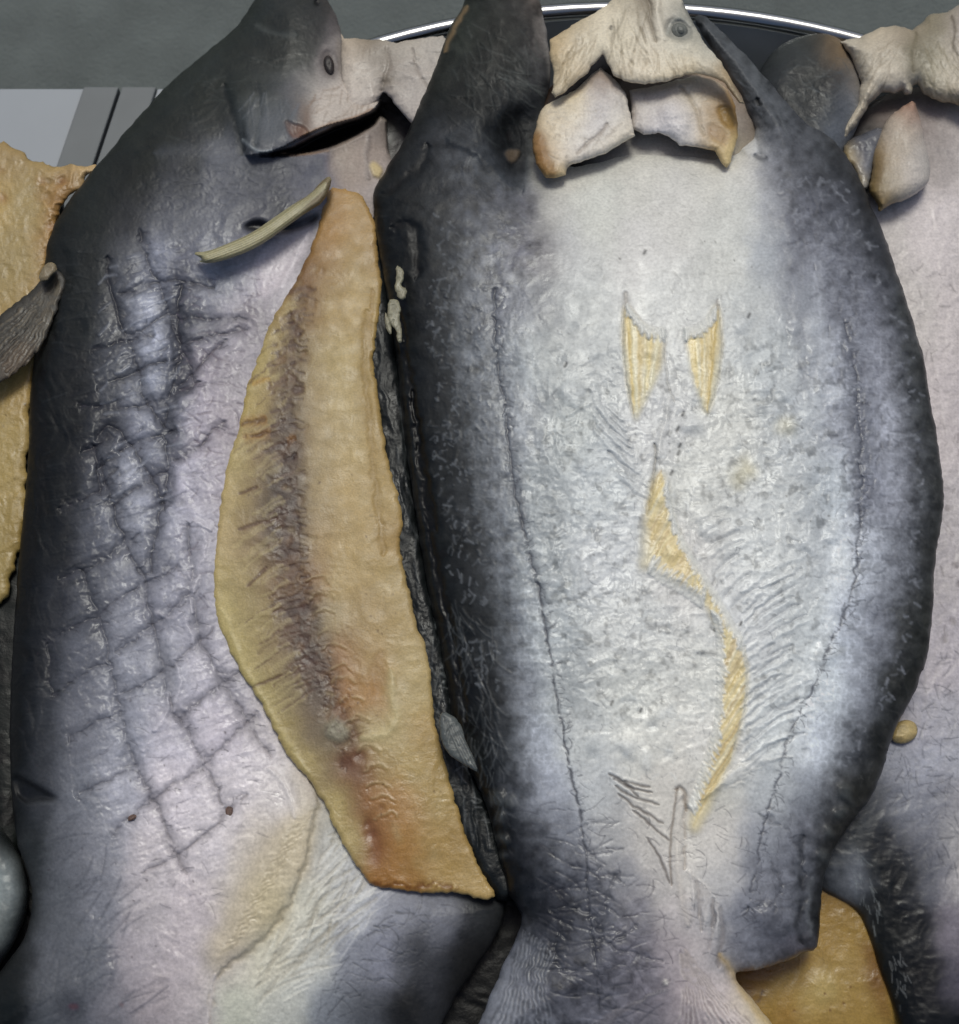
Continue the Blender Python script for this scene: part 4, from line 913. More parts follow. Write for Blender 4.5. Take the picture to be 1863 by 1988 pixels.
fd_ = s.mask([(1050, 700), (1700, 620), (1720, 1000), (1640, 1350), (1500, 1480), (1060, 1450), (980, 1000)], 60)
# crinkled skin
s.wrinkle(1.1, 36, 3, seed=1, mask=.35+.65*fd_).wrinkle(1.4, 64, 2, seed=7, ridged=False, mask=belly, tint=.04)
s.wrinkle(.42, 14, 2, seed=2, mask=(.25+.75*fd_), tint=.07)
s.wrinkle(.16, 9, 2, ang=-.5, an=1.8, seed=3, mask=fd_, tint=.06)
s.wrinkle(.07, 5, 2, seed=4)
up_ = s.mask([(1060, 330), (1470, 310), (1500, 560), (1100, 620)], 40)
s.tint(.09, 24, seed=1); s.tint(.06, 7, seed=2)
n_ = fbm(s.X, s.Y, 17, 3, 91); s.Col *= (1-.30*np.clip((n_-.60)*7, 0, 1)*fd_)[..., None]
# mottling where dark back meets belly, plus highlights painted along both flanks
bR = s.mask([(1560, 420), (1660, 440), (1745, 700), (1775, 950), (1750, 1250), (1680, 1420), (1580, 1600), (1540, 1400), (1620, 1150), (1610, 800)], 36)
bL = s.mask([(880, 440), (1010, 430), (1040, 700), (1010, 980), (1060, 1300), (1080, 1560), (1020, 1540), (960, 1200), (910, 900), (880, 650)], 36)
fl = fbm(s.X, s.Y, 13, 3, 93, ridged=True)
s.Col *= (1+bR*(.40+1.1*np.clip(fl-.52, 0, 1))+bL*(.28+1.3*np.clip(fl-.52, 0, 1)))[..., None]
bB = s.mask([(1050, 1360), (1620, 1340), (1590, 1600), (1500, 1820), (1300, 1800), (1180, 1700), (1080, 1560)], 50)
s.Col *= (1+.2*bB)[..., None]
m_ = np.exp(-((s.Col.mean(-1)-.13)/.11)**2)
n_ = fbm(s.X, s.Y, 15, 4, 95); s.Col *= (1+.75*(n_-.5)*2*m_)[..., None]
q = random.Random(77)
for k in range(60):
    x = q.uniform(1080, 1650); y = q.uniform(620, 1480); r_ = q.uniform(5, 13)
    s.blob([(x-r_, y-r_*.7), (x+r_*.9, y-r_), (x+r_, y+r_*.6), (x-r_*.6, y+r_)], 5, (146, 151, 153), q.uniform(.25, .6), -.5, warp=12)
for k in range(40):
    x = q.uniform(1060, 1650); y = q.uniform(600, 1500); r_ = q.uniform(10, 22)
    s.blob([(x-r_, y-r_*.7), (x+r_*.9, y-r_), (x+r_, y+r_*.6), (x-r_*.6, y+r_)], 8, (200, 203, 203), q.uniform(.15, .4), 1.2, warp=18, rough=.26)
# flank lines, with hair cracks
LL = [(960, 560), (962, 640), (968, 720), (982, 800), (990, 880), (1000, 960), (1022, 1050), (1048, 1140), (1062, 1230), (1076, 1320), (1092, 1400), (1102, 1470), (1118, 1540), (1134, 1620), (1142, 1700), (1144, 1790), (1158, 1860), (1162, 1960)]
RL = [(1640, 620), (1660, 700), (1664, 780), (1672, 860), (1672, 960), (1666, 1040), (1662, 1090), (1655, 1150), (1640, 1190), (1606, 1260), (1590, 1310), (1556, 1372), (1530, 1430), (1516, 1490), (1496, 1560), (1480, 1620), (1466, 1700), (1450, 1780)]
s.stroke(LL, 2.6, (58, 62, 76), .8, -.9, wob=5, taper=False, brk=.3); s.stroke(LL[:9], 15, (78, 84, 98), .40, -.9, wob=12, brk=.3)
s.stroke(RL, 2.6, (66, 70, 86), .7, -.9, wob=7, taper=False, brk=.5); s.stroke(RL[:6], 17, (78, 84, 102), .48, -1, wob=14, brk=.3)
for P_, kk in ((LL, 1), (RL, 2)):
    for (x, y) in smooth(P_, False, 2)[::1]:
        s.hairs([(x-10, y-8), (x+10, y-8), (x+10, y+8), (x-10, y+8)], 3, (8, 26), (-.9, .9), 1.1, (64, 66, 80), .6, -.3, 1.2, seed=int(x+y*kk))
s.hairs([(1060, 640), (1660, 600), (1720, 1000), (1600, 1480), (1100, 1560), (1000, 1000)], 420, (6, 26), (0, PI), 1.2, (112, 114, 118), .5, -.25, 1.6, seed=31)
s.hairs([(1060, 640), (1660, 600), (1720, 1000), (1600, 1480), (1100, 1560), (1000, 1000)], 340, (6, 24), (0, PI), 2.6, (208, 211, 210), .32, .22, 1.6, seed=32)
s.hairs([(1080, 340), (1460, 330), (1480, 600), (1120, 640)], 120, (8, 26), (-.6, .6), 1.3, (150, 150, 144), .4, -.2, 1.0, seed=33)
s.hairs([(830, 420), (1020, 400), (1040, 700), (960, 1000), (980, 1400), (900, 1300), (830, 800)], 300, (6, 22), (0, PI), 2.4, (124, 130, 138), .34, .2, 1.4, seed=34)
s.hairs([(1500, 340), (1640, 340), (1780, 700), (1800, 1000), (1760, 1300), (1640, 1500), (1700, 1000), (1640, 600)], 300, (6, 22), (0, PI), 2.6, (150, 155, 168), .36, .2, 1.4, seed=35)
s.hairs([(1500, 340), (1640, 340), (1780, 700), (1780, 1000), (1700, 1300), (1640, 1000), (1600, 600)], 220, (8, 26), (0, PI), 2.2, (66, 70, 88), .4, -.4, 1.4, seed=36)
s.hairs([(1000, 1560), (1560, 1560), (1560, 1840), (1400, 1850), (1200, 1990), (1040, 1990)], 260, (10, 42), (-1.0, 1.0), 1.2, (64, 62, 74), .5, -.25, 1.2, seed=37)
s.hairs([(1040, 1620), (1160, 1580), (1240, 1990), (1040, 1990)], 90, (30, 70), (-.5, .6), 2.6, (58, 60, 74), .4, -.6, .8, seed=38)
for p in ([(1070, 1770), (1110, 1755), (1150, 1770), (1175, 1820)], [(1085, 1800), (1080, 1860), (1090, 1890)], [(1110, 1680), (1170, 1690), (1220, 1720)], [(1160, 1820), (1220, 1850), (1290, 1870)], [(1180, 1830), (1240, 1800)], [(1205, 1690), (1170, 1760), (1176, 1810)],
          [(1490, 1660), (1520, 1720), (1500, 1780)], [(1440, 1770), (1500, 1750), (1550, 1770)], [(1520, 1600), (1550, 1640), (1560, 1700)], [(1470, 1580), (1520, 1600)]):
    s.stroke(p, 4.5, (58, 60, 70), .34, -1.6, wob=10, brk=.6)
s.blob([(1466, 1770), (1510, 1752), (1550, 1780), (1540, 1820), (1490, 1826)], 12, (74, 76, 92), .35, 2.0, warp=12)
# wrinkle fans below and beside the anal fin
def fan(x0, y0, x1, y1, n, a0_, a1_, L0, L1, wd, col, a, dz, sd):
    q = random.Random(sd)
    for k in range(n):
        t = k/(n-1); x = x0+(x1-x0)*t; y = y0+(y1-y0)*t; th = a0_+(a1_-a0_)*t+q.gauss(0, .06); L = q.uniform(L0, L1)
        s.stroke([(x, y), (x+math.cos(th)*L*.5, y+math.sin(th)*L*.5+q.uniform(-3, 3)), (x+math.cos(th+.15)*L, y+math.sin(th+.15)*L)], wd, col, a, dz, wob=4)
fan(1440, 1150, 1440, 1480, 17, -.75, -.72, 70, 170, 4.0, (206, 210, 210), .35, 1.2, 1)
fan(1448, 1165, 1446, 1500, 17, -.75, -.72, 70, 150, 3.4, (138, 142, 146), .40, -1.1, 2)
fan(1262, 960, 1210, 820, 10, 3.6, 3.9, 50, 120, 4.5, (206, 208, 206), .3, 1.3, 3)
fan(1262, 975, 1215, 830, 10, 3.6, 3.9, 50, 110, 3.6, (148, 150, 152), .35, -1.2, 4)
fan(1350, 1020, 1420, 1180, 8, -.6, -.9, 30, 80, 4, (150, 152, 152), .3, -1.1, 5)
fan(1355, 1560, 1420, 1500, 9, -.6, -.5, 60, 140, 4, (200, 200, 196), .3, 1.1, 6)
for p in ([(1190, 1510), (1225, 1530), (1266, 1540)], [(1195, 1525), (1235, 1552), (1280, 1562)], [(1200, 1540), (1245, 1575), (1290, 1598)], [(1230, 1572), (1270, 1606), (1300, 1632)], [(1210, 1516), (1240, 1526), (1262, 1528)], [(1256, 1625), (1280, 1660), (1300, 1716)], [(1180, 1500), (1215, 1520), (1240, 1548)]):
    s.stroke(p, 2.4, (92, 84, 80), .7, -1.0, wob=3, rim=.5)
# centre fold and vent
s.stroke([(1316, 1530), (1306, 1590), (1300, 1660), (1304, 1720)], 2.2, (120, 108, 98), .7, -1.6, wob=2)
s.stroke([(1322, 1540), (1316, 1610), (1314, 1690), (1326, 1760), (1338, 1800)], 9, (186, 178, 168), .4, 2.4, wob=4)
s.stroke([(1331, 1560), (1330, 1620), (1328, 1690)], 3, (136, 124, 112), .45, -1.6, wob=3, brk=.3)
s.stroke([(1312, 1532), (1322, 1526), (1332, 1545), (1332, 1575)], 4, (116, 98, 84), .55, -2.6, wob=3)
fan(1345, 1700, 1400, 1760, 8, 1.3, 1.5, 60, 130, 3.6, (120, 112, 110), .3, -1.4, 7)
fan(1340, 1690, 1395, 1750, 8, 1.3, 1.5, 60, 120, 3.6, (192, 188, 184), .35, 1.4, 8)
for p in ([(1270, 860), (1276, 880), (1270, 915), (1264, 960), (1256, 1000)],): s.stroke(p, 3.6, (128, 124, 116), .65, -2.4, wob=2)
s.stroke([(1300, 770), (1294, 810), (1282, 850), (1278, 890)], 6, (204, 202, 196), .35, 2.2, wob=3)
s.stroke([(1292, 650), (1292, 700), (1296, 750), (1310, 780)], 2.4, (150, 148, 142), .55, -1.3, wob=2)
for x, y in ((1328, 800), (1318, 830), (1322, 862), (1320, 876), (1254, 486), (1190, 1362), (1100, 705), (1306, 915), (1440, 1208), (1390, 1218), (1456, 610), (1246, 1376)):
    s.stroke([(x, y), (x-3, y+6)], 3, (78, 78, 78), .8, -.4, sm=0, taper=False)
s.spots([(1080, 450), (1460, 450), (1640, 800), (1560, 1350), (1200, 1480), (1050, 1000)], 60, (.8, 1.8), (96, 94, 92), .7, seed=9)
for x, y in ((1524, 830), (1444, 900), (1430, 930), (1455, 915)): s.blob([(x-20, y-16), (x+16, y-18), (x+18, y+14), (x-12, y+18)], 12, (192, 180, 134), .35, 0, warp=14)
# the fins are dried flat onto the belly: painted rays with a low relief, each split off as a part
def rays(f, A_, B_, n, cols, a=.5, wd=3.0, seed=1, dz=.5):
    """n rays from points along A_ to points along B_"""
    q = random.Random(seed); PA = smooth(A_, False, 2); PB = smooth(B_, False, 2)
    def at_(P, t):
        u = t*(len(P)-1.001); i = int(u); return (P[i][0]+(P[i+1][0]-P[i][0])*(u-i), P[i][1]+(P[i+1][1]-P[i][1])*(u-i))
    for k in range(n):
        t = (k+q.uniform(-.3, .3))/(n-1); t = min(1, max(0, t)); x0, y0 = at_(PA, t); x1, y1 = at_(PB, t)
        f_ = q.uniform(.75, 1.0); x1 = x0+(x1-x0)*f_; y1 = y0+(y1-y0)*f_
        f.stroke([(x0, y0), ((x0+x1)/2+q.uniform(-2, 2), (y0+y1)/2), (x1, y1)], wd*q.uniform(.6, 1.3), q.choice(cols), a*q.uniform(.5, 1.2), dz*q.uniform(-.8, 1), wob=2, sm=1)
def roots(f, pts, th, n, L, seed):
    """fine white skin hairs that run down over a fin from its root"""
    q = random.Random(seed); P_ = smooth(pts, False, 2)
    for k in range(n):
        t = k/(n-1); u = t*(len(P_)-1.001); i = int(u); fr = u-i
        x = P_[i][0]*(1-fr)+P_[i+1][0]*fr; y = P_[i][1]*(1-fr)+P_[i+1][1]*fr; a = th(t)+q.gauss(0, .15); l = q.uniform(*L)
        f.stroke([(x-math.cos(a)*10, y-math.sin(a)*10), (x+math.cos(a)*l*.4, y+math.sin(a)*l*.4), (x+math.cos(a+.1)*l, y+math.sin(a+.1)*l)], q.uniform(2.0, 3.8), (198, 198, 192), .75, .9, sm=0)
PF1 = [(1214, 590), (1222, 598), (1236, 618), (1256, 640), (1286, 645), (1287, 690), (1280, 730), (1262, 765), (1244, 800), (1236, 820), (1228, 800), (1216, 740), (1210, 680), (1210, 630)]
PF2 = [(1392, 586), (1398, 610), (1401, 650), (1400, 700), (1392, 750), (1380, 796), (1369, 808), (1362, 780), (1346, 740), (1338, 700), (1334, 645), (1360, 640), (1378, 622)]
AFP = [(1280, 908), (1292, 930), (1296, 970), (1304, 1000), (1316, 1036), (1336, 1076), (1362, 1120), (1382, 1150), (1396, 1180), (1416, 1210), (1438, 1250), (1450, 1290), (1450, 1330), (1444, 1380), (1434, 1430), (1416, 1480), (1396, 1530), (1376, 1580), (1352, 1622), (1336, 1610), (1344, 1570), (1358, 1530), (1376, 1480), (1394, 1420), (1402, 1360), (1404, 1300), (1402, 1240), (1384, 1200), (1364, 1160), (1336, 1140), (1310, 1132), (1284, 1118), (1262, 1098), (1244, 1110), (1246, 1060), (1254, 1000), (1264, 950)]
YL = [(208, 186, 122), (200, 176, 114), (214, 202, 156), (194, 172, 118), (212, 206, 178)]
for P_ in (PF1, PF2):
    A = np.array(P_); cx_ = A[:, 0].mean()
    s.blob(P_, 7, (208, 196, 154), .62, .7, sm=2)
    s.blob([(A[:, 0].min(), 596), (A[:, 0].max(), 596), (A[:, 0].max()-4, 720), (A[:, 0].min()+4, 720)] if False else [p for p in P_ if p[1] < 735], 10, (200, 172, 104), .34, 0, sm=2)
rays(s, [(1215, 600), (1240, 636), (1284, 648)], [(1232, 812), (1240, 812), (1262, 760)], 16, YL, .5, 3, 1)
rays(s, [(1394, 600), (1372, 634), (1336, 648)], [(1374, 804), (1368, 800), (1350, 745)], 16, YL, .5, 3, 2)
s.stroke([(1212, 590), (1209, 640), (1211, 700), (1220, 760), (1232, 816)], 2.0, (160, 156, 142), .4, -1.2, wob=2)
s.stroke([(1394, 590), (1403, 650), (1401, 700), (1392, 756), (1374, 808)], 2.0, (160, 156, 142), .4, -1.2, wob=2)
s.stroke([(1215, 566), (1216, 590), (1219, 606)], 5, (146, 138, 128), .6, -.8); s.stroke([(1394, 580), (1393, 604)], 4, (146, 138, 128), .55, -.6)
roots(s, [(1218, 598), (1234, 618), (1250, 638), (1270, 645), (1290, 645)], lambda t: 1.35, 34, (8, 22), 1)
roots(s, [(1330, 645), (1352, 642), (1374, 626), (1390, 604)], lambda t: 1.6, 30, (8, 22), 2)
s.blob(AFP, 8, (206, 190, 142), .68, 1.4, warp=4, sm=2)
s.blob([(1256, 1000), (1300, 1010), (1350, 1110), (1330, 1130), (1290, 1100), (1262, 1060)], 12, (200, 168, 98), .3, 0)
s.blob([(1240, 1020), (1262, 1010), (1262, 1110), (1242, 1120)], 10, (196, 194, 182), .45, 0)
SA = [(1284, 912), (1300, 990), (1330, 1066), (1370, 1130), (1404, 1192), (1440, 1256), (1450, 1320), (1440, 1400), (1418, 1474)]
SB = [(1262, 960), (1248, 1090), (1292, 1118), (1372, 1172), (1404, 1250), (1404, 1320), (1398, 1400), (1374, 1490), (1342, 1612)]
rays(s, SA, SB, 90, YL+[(170, 140, 84)], .5, 2.6, 3, .6)
s.stroke([(1446, 1250), (1454, 1320), (1446, 1390), (1424, 1460)], 2.2, (170, 166, 150), .4, -1.0, wob=3)
roots(s, [(1294, 940), (1304, 1000), (1318, 1040), (1346, 1090), (1382, 1146), (1412, 1196), (1440, 1246)], lambda t: 1.75, 70, (6, 20), 3)
roots(s, [(1262, 1104), (1290, 1126), (1330, 1146), (1366, 1172)], lambda t: -1.15, 34, (10, 34), 5)
roots(s, [(1388, 1190), (1400, 1240), (1400, 1340), (1394, 1420), (1372, 1490), (1342, 1570)], lambda t: .6+t*.3, 80, (6, 20), 4)
# the dark head half: creases, hollow
s.wrinkle(1.5, 40, 3, ang=1.0, an=1.8, mask=s.mask([(880, 0), (1040, 0), (1060, 200), (1020, 360), (760, 400), (830, 200)], 24), tint=.2, seed=8)
s.hairs([(880, 40), (1050, 60), (1040, 240), (860, 260)], 70, (20, 70), (.2, 1.4), 1.8, (76, 80, 78), .38, .35, .6, seed=41)
s.hairs([(960, 110), (1060, 190), (1040, 200), (960, 150)], 16, (40, 80), (.3, .7), 2, (90, 94, 92), .4, .5, .3, seed=42)
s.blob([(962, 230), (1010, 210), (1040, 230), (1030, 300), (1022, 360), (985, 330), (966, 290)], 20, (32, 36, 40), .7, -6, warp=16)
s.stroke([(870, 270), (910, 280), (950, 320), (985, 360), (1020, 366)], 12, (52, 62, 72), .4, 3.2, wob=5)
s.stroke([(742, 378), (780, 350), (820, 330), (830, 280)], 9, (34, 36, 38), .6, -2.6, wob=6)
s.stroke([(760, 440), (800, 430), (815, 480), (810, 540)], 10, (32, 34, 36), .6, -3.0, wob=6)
s.stroke([(1056, 30), (1066, 100), (1072, 160), (1068, 190)], 5, (150, 146, 142), .6, .8, wob=3)
s.stroke([(908, 10), (880, 60), (862, 100)], 5, (140, 116, 84), .6, 0, wob=4)
s.blob([(976, 292), (1014, 288), (1004, 312), (990, 318)], 4, (104, 90, 74), .7, 1)
# right shoulder and the head side
s.stroke([(1452, 224), (1462, 250), (1474, 286), (1478, 300)], 4, (66, 70, 80), .5, -1.8)
s.blob([(1432, 216), (1452, 232), (1470, 270), (1478, 296), (1462, 306), (1436, 290), (1428, 250)], 7, (186, 186, 184), .7, 2.0, warp=4)
s.stroke([(1470, 190), (1476, 206)], 5, (30, 32, 34), .8, -3)
s.stroke([(1464, 300), (1478, 310), (1490, 306)], 5, (50, 54, 62), .6, -2)
s.hairs([(1360, 50), (1420, 90), (1560, 250), (1500, 280), (1400, 140)], 40, (20, 60), (.6, 1.2), 2, (96, 102, 108), .35, .4, .4, seed=44)
# left and right dark margins: leathery, pits and scallops
mg = np.clip(1-s.D/70, 0, 1)*(s.Y > 420)*(s.Y < 1900)
s.wrinkle(1.6, 20, 3, ang=1.4, an=1.7, mask=mg*flank, tint=.18, seed=9)
for p in ([(775, 600), (796, 720), (812, 860), (826, 980), (846, 1090), (872, 1200), (890, 1300), (906, 1400)], [(800, 760), (822, 900), (846, 1030)]):
    s.stroke(p, 7, (26, 28, 29), .6, -3.0, wob=5)
s.hairs([(860, 1150), (960, 1200), (980, 1600), (930, 1500), (890, 1380)], 120, (20, 60), (1.0, 1.9), 1.8, (92, 96, 98), .35, .5, .8, seed=45, rough=.25)
s.hairs([(830, 560), (940, 560), (960, 1100), (880, 1100), (830, 800)], 200, (5, 16), (0, PI), 2.2, (98, 104, 110), .35, .5, 1.4, seed=46, rough=.22)
s.hairs([(1700, 480), (1830, 900), (1800, 1200), (1700, 1500), (1640, 1600), (1700, 1300), (1760, 900)], 120, (5, 18), (0, PI), 2.0, (86, 86, 84), .35, .35, 1.2, seed=47)
for x, y, r_ in ((965, 1552, 16), (990, 1560, 14), (968, 1590, 12), (975, 1630, 10), (972, 1666, 9), (1600, 1660, 12), (1640, 1540, 14), (1630, 1580, 12), (1612, 1620, 12), (1650, 1556, 8)):
    s.blob([(x-r_, y-r_), (x+r_*.8, y-r_), (x+r_, y+r_*.9), (x-r_*.7, y+r_)], 7, (84, 88, 88), .45, 2.2, warp=9, rough=.28)
s.stroke([(1560, 1620), (1552, 1680), (1560, 1740), (1548, 1790), (1562, 1830)], 8, (44, 46, 48), .5, -2.0, wob=7)
s.stroke([(1576, 1700), (1570, 1760), (1576, 1820)], 4, (110, 114, 118), .4, 1.2, wob=6)
s.stroke([(1586, 1846), (1562, 1848), (1530, 1866), (1480, 1880), (1436, 1886)], 6, (112, 78, 52), .65, -.8, wob=3, brk=.3)
# tail rays
for k in range(26):
    t = k/25
    s.stroke([(1330-t*10, 1838+t*14), (1390-t*60, 1920+t*10), (1515-t*215, 2040)], 2.0, (188, 180, 174) if k % 2 else (126, 114, 114), q.uniform(.3, .6), q.uniform(.5, 1.1)*(1 if k % 2 else -1), wob=4, brk=.3)
for k in range(22):
    t = k/21
    s.stroke([(1016+t*60, 1800+t*50), (990+t*60, 1900+t*20), (935+t*160, 2040)], 2.2, (136, 142, 154) if k % 2 else (62, 66, 76), q.uniform(.3, .55), q.uniform(.5, 1.1)*(1 if k % 2 else -1), wob=5, brk=.3)
for k in range(12):
    t = k/11
    s.stroke([(1300-t*40, 1920+t*10), (1230-t*30, 1950+t*20), (1150+t*30, 1985+t*12)], 3, (60, 58, 68) if k % 2 else (158, 154, 158), .4, .9 if k % 2 == 0 else -.8, wob=6)
s.stroke([(1398, 1850), (1440, 1920), (1478, 1970), (1500, 1998)], 9, (186, 160, 108), .6, 0, wob=4)
s.stroke([(1296, 1912), (1290, 1902)], 5, (210, 206, 196), .5, 2, rough=.2)
s.R = .50-.19*belly; s.R = s.R-.10*np.clip(flank*mg, 0, 1)
hC = [(860, -80), (1090, -80), (1090, 200), (1050, 240), (1030, 372), (960, 380), (860, 400), (720, 400), (700, 330), (780, 240)]
hR = [(1330, 0), (1380, 0), (1640, 260), (1560, 300), (1480, 312), (1462, 262), (1440, 200), (1400, 130)]
tl = [(860, 2080), (930, 1960), (990, 1830), (1090, 1880), (1200, 1900), (1330, 1850), (1400, 1850), (1480, 1940), (1560, 2080)]
s.build(fc, [('head', M_DARK, hC, 'dark leathery left side of the head'), ('head', M_DARK, hR, 'slate grey right side of the head'), ('tail_fin', M_SKIN, tl, 'rayed tail fin'), ('pelvic_fin', M_SKIN, PF1, 'yellow left pelvic fin'), ('pelvic_fin', M_SKIN, PF2, 'yellow right pelvic fin'), ('anal_fin', M_SKIN, AFP, 'long yellow ribbon-like fin'), ('body', M_SKIN, None, 'white belly between blue-grey flanks')], thick=20, tuck=8, gain=1.07)
BC = s
def draped(poly, lift, step=1.8, base=BC, **k):
    """a thin piece lying on the body, following its relief"""
    f = Field(poly, step, 0, **k)
    u = np.clip((f.X-base.x0)/base.step, 0, len(base.xs)-1.01); v = np.clip((f.Y-base.y0)/base.step, 0, len(base.ys)-1.01)
    i = u.astype(int); j = v.astype(int); g_ = blur(base.Z, 3)
    f.Z = base.z0+g_[j, i]+lift
    return f
# gill covers
s = Field([(1049, 216), (1060, 204), (1072, 197), (1092, 188), (1117, 176), (1134, 160), (1150, 144), (1167, 132), (1187, 148), (1205, 166), (1216, 184), (1223, 214), (1229, 240), (1234, 264), (1207, 278), (1177, 298), (1142, 310), (1112, 318), (1101, 326), (1099, 340), (1078, 346), (1060, 345), (1044, 322), (1036, 297), (1034, 272), (1042, 242)], 1.8, 22, sm=0, jg=2.2, seed=61, jscale=9)
s.colors(rows('''
150: 1166 132 118 108, 1185 150 138 126
200: 1070 176 166 144, 1120 182 170 142, 1160 168 164 160, 1205 164 160 152
240: 1055 176 162 134, 1110 184 176 158, 1160 172 170 168, 1215 178 172 158
280: 1042 128 94 48, 1075 176 164 140, 1120 176 172 164, 1170 178 172 158, 1215 186 178 158
320: 1048 130 92 46, 1068 158 130 84, 1090 182 174 160, 1130 180 174 162
340: 1070 152 132 86, 1094 182 160 108'''), 5, 18).dome(4.5, 18).wrinkle(1.2, 50, 3, tint=.05).wrinkle(.45, 12, seed=3, tint=.04).wrinkle(.2, 6, seed=5)
s.blob([(1038, 252), (1062, 258), (1066, 290), (1074, 320), (1084, 344), (1056, 342), (1036, 300)], 6, (124, 88, 42), .6, 0, warp=9)
s.stroke([(1180, 240), (1162, 262), (1140, 280), (1120, 300)], 3.5, (138, 128, 116), .6, -1.4, wob=3)
s.stroke([(1212, 186), (1222, 220), (1230, 256)], 4, (196, 190, 176), .5, 1.2)
s.hairs([(1060, 210), (1210, 190), (1220, 260), (1060, 320)], 40, (10, 30), (0, PI), 1.8, (150, 142, 128), .4, -.35, 1, seed=3)
s.Col *= np.array([1.15, 1.13, 1.15]); s.build(fc, [('gill_cover', M_BONE, None, 'cream left gill cover with an amber brown corner')], thick=3, tuck=3, gain=GAIN)
s = Field([(1222, 176), (1268, 168), (1298, 160), (1320, 154), (1353, 147), (1389, 156), (1414, 174), (1428, 206), (1434, 240), (1432, 268), (1424, 297), (1418, 318), (1411, 326), (1399, 312), (1389, 292), (1368, 288), (1343, 284), (1320, 282), (1300, 266), (1278, 258), (1250, 262), (1228, 250), (1226, 214)], 1.8, 18, sm=0, jg=2.0, seed=62, jscale=9)
s.colors(rows('''
175: 1240 152 144 134, 1290 158 150 138, 1340 176 168 150, 1390 172 160 138
210: 1240 160 154 146, 1290 172 168 164, 1340 174 168 156, 1385 150 128 96, 1405 128 96 46, 1425 140 110 66
250: 1240 160 156 150, 1290 174 172 172, 1340 178 174 166, 1380 160 144 118, 1410 140 116 74
290: 1390 150 128 92, 1412 190 172 124'''), 5, 18).dome(4, 18).wrinkle(1.5, 44, 3, tint=.04).wrinkle(.35, 11, seed=3, tint=.04)
s.blob([(1284, 196), (1320, 186), (1340, 220), (1340, 262), (1310, 262), (1288, 236)], 14, (174, 172, 172), .4, 3.0)
s.stroke([(1318, 166), (1342, 190), (1356, 226), (1366, 262)], 5, (140, 128, 106), .5, -1.8, wob=4)
s.blob([(1389, 208), (1412, 204), (1430, 222), (1430, 250), (1410, 246), (1396, 228)], 4, (126, 98, 44), .8, -1, warp=4)
s.blob([(1366, 248), (1392, 240), (1418, 262), (1410, 286), (1386, 274)], 6, (138, 110, 76), .6, -.6, warp=7)
s.Col *= np.array([1.2, 1.18, 1.2]); s.build(fc, [('gill_cover', M_BONE, None, 'cream right gill cover with brown patches')], thick=3, tuck=3, gain=GAIN)
# jaw skin over the throat
s = Field([(1068, 76), (1086, 66), (1102, 56), (1128, 38), (1152, 27), (1180, 8), (1200, -10), (1240, -40), (1310, -40), (1324, 0), (1343, 38), (1356, 62), (1368, 84), (1399, 118), (1416, 146), (1430, 176), (1447, 202), (1436, 200), (1420, 180), (1408, 162), (1394, 154), (1378, 149), (1356, 144), (1337, 144), (1312, 152), (1296, 158), (1270, 162), (1253, 163), (1230, 161), (1212, 157), (1192, 147), (1186, 134), (1180, 123), (1174, 110), (1170, 105), (1166, 112), (1158, 120), (1148, 128), (1142, 142), (1126, 154), (1112, 164), (1096, 180), (1078, 190), (1072, 180), (1076, 140), (1068, 110)], 1.8, 31, sm=0, jg=1.8, seed=63, jscale=8)
s.colors(rows('''
0: 1220 150 142 122, 1256 110 100 82, 1290 170 164 146
50: 1120 152 140 114, 1170 172 164 142, 1220 166 158 136, 1270 160 154 138, 1320 128 128 118, 1350 140 138 124
100: 1080 158 140 106, 1130 176 168 146, 1200 172 164 142, 1260 178 170 150, 1310 178 172 152, 1380 156 154 140
150: 1090 170 158 130, 1130 168 154 128, 1210 176 166 144, 1280 178 168 144, 1340 172 158 128, 1410 150 132 100
190: 1080 166 154 130, 1435 120 110 90'''), 6, 20).dome(4, 30)
s.wrinkle(1.5, 46, 3, ang=1.2, an=1.7, tint=.08).wrinkle(.35, 10, 3, ang=1.4, an=3.4, seed=3, tint=.08)
s.hairs([(1090, 80), (1170, 40), (1160, 110), (1090, 170)], 46, (25, 70), (1.7, 2.3), 1.8, (134, 120, 92), .4, -.4, .5, seed=4)
s.hairs([(1190, 80), (1330, 90), (1400, 140), (1200, 150)], 60, (20, 60), (.9, 1.8), 1.8, (140, 128, 104), .4, -.4, .5, seed=5)
s.hairs([(1180, 20), (1260, 0), (1260, 90), (1190, 90)], 30, (25, 60), (1.2, 1.8), 1.8, (110, 100, 78), .4, -.5, .5, seed=6)
s.stroke([(1256, -10), (1262, 30), (1268, 60), (1276, 84)], 5, (100, 90, 72), .6, -2.4, wob=4)
s.stroke([(1275, 0), (1280, 40), (1290, 76)], 5, (186, 180, 162), .5, 1.4, wob=4)
s.blob([(1290, 54), (1304, 36), (1328, 34), (1344, 52), (1346, 76), (1322, 82), (1298, 74)], 6, (104, 106, 100), .6, -2.0)
s.stroke([(1296, 66), (1304, 42), (1322, 34), (1340, 50)], 4, (150, 150, 138), .5, 1.6, taper=False)
s.stroke([(1326, 6), (1340, 30), (1350, 52)], 4, (84, 86, 84), .6, 0)
s.stroke([(1188, 50), (1186, 58)], 3, (80, 76, 66), .8, -.8)
s.stroke([(1337, 146), (1378, 150), (1408, 164), (1434, 198)], 3.5, (120, 92, 56), .6, 0)
s.Col *= np.array([1.26, 1.24, 1.28]); s.build(fc, [('jaw_skin', M_BONE, None, 'cream puckered jaw skin with a torn notch')], thick=2.6, tuck=2, gain=GAIN)
eye(fc, 1320, 58, zat(s, 1320, 58), 17, 18, .3, M_EYE2, h=.002)
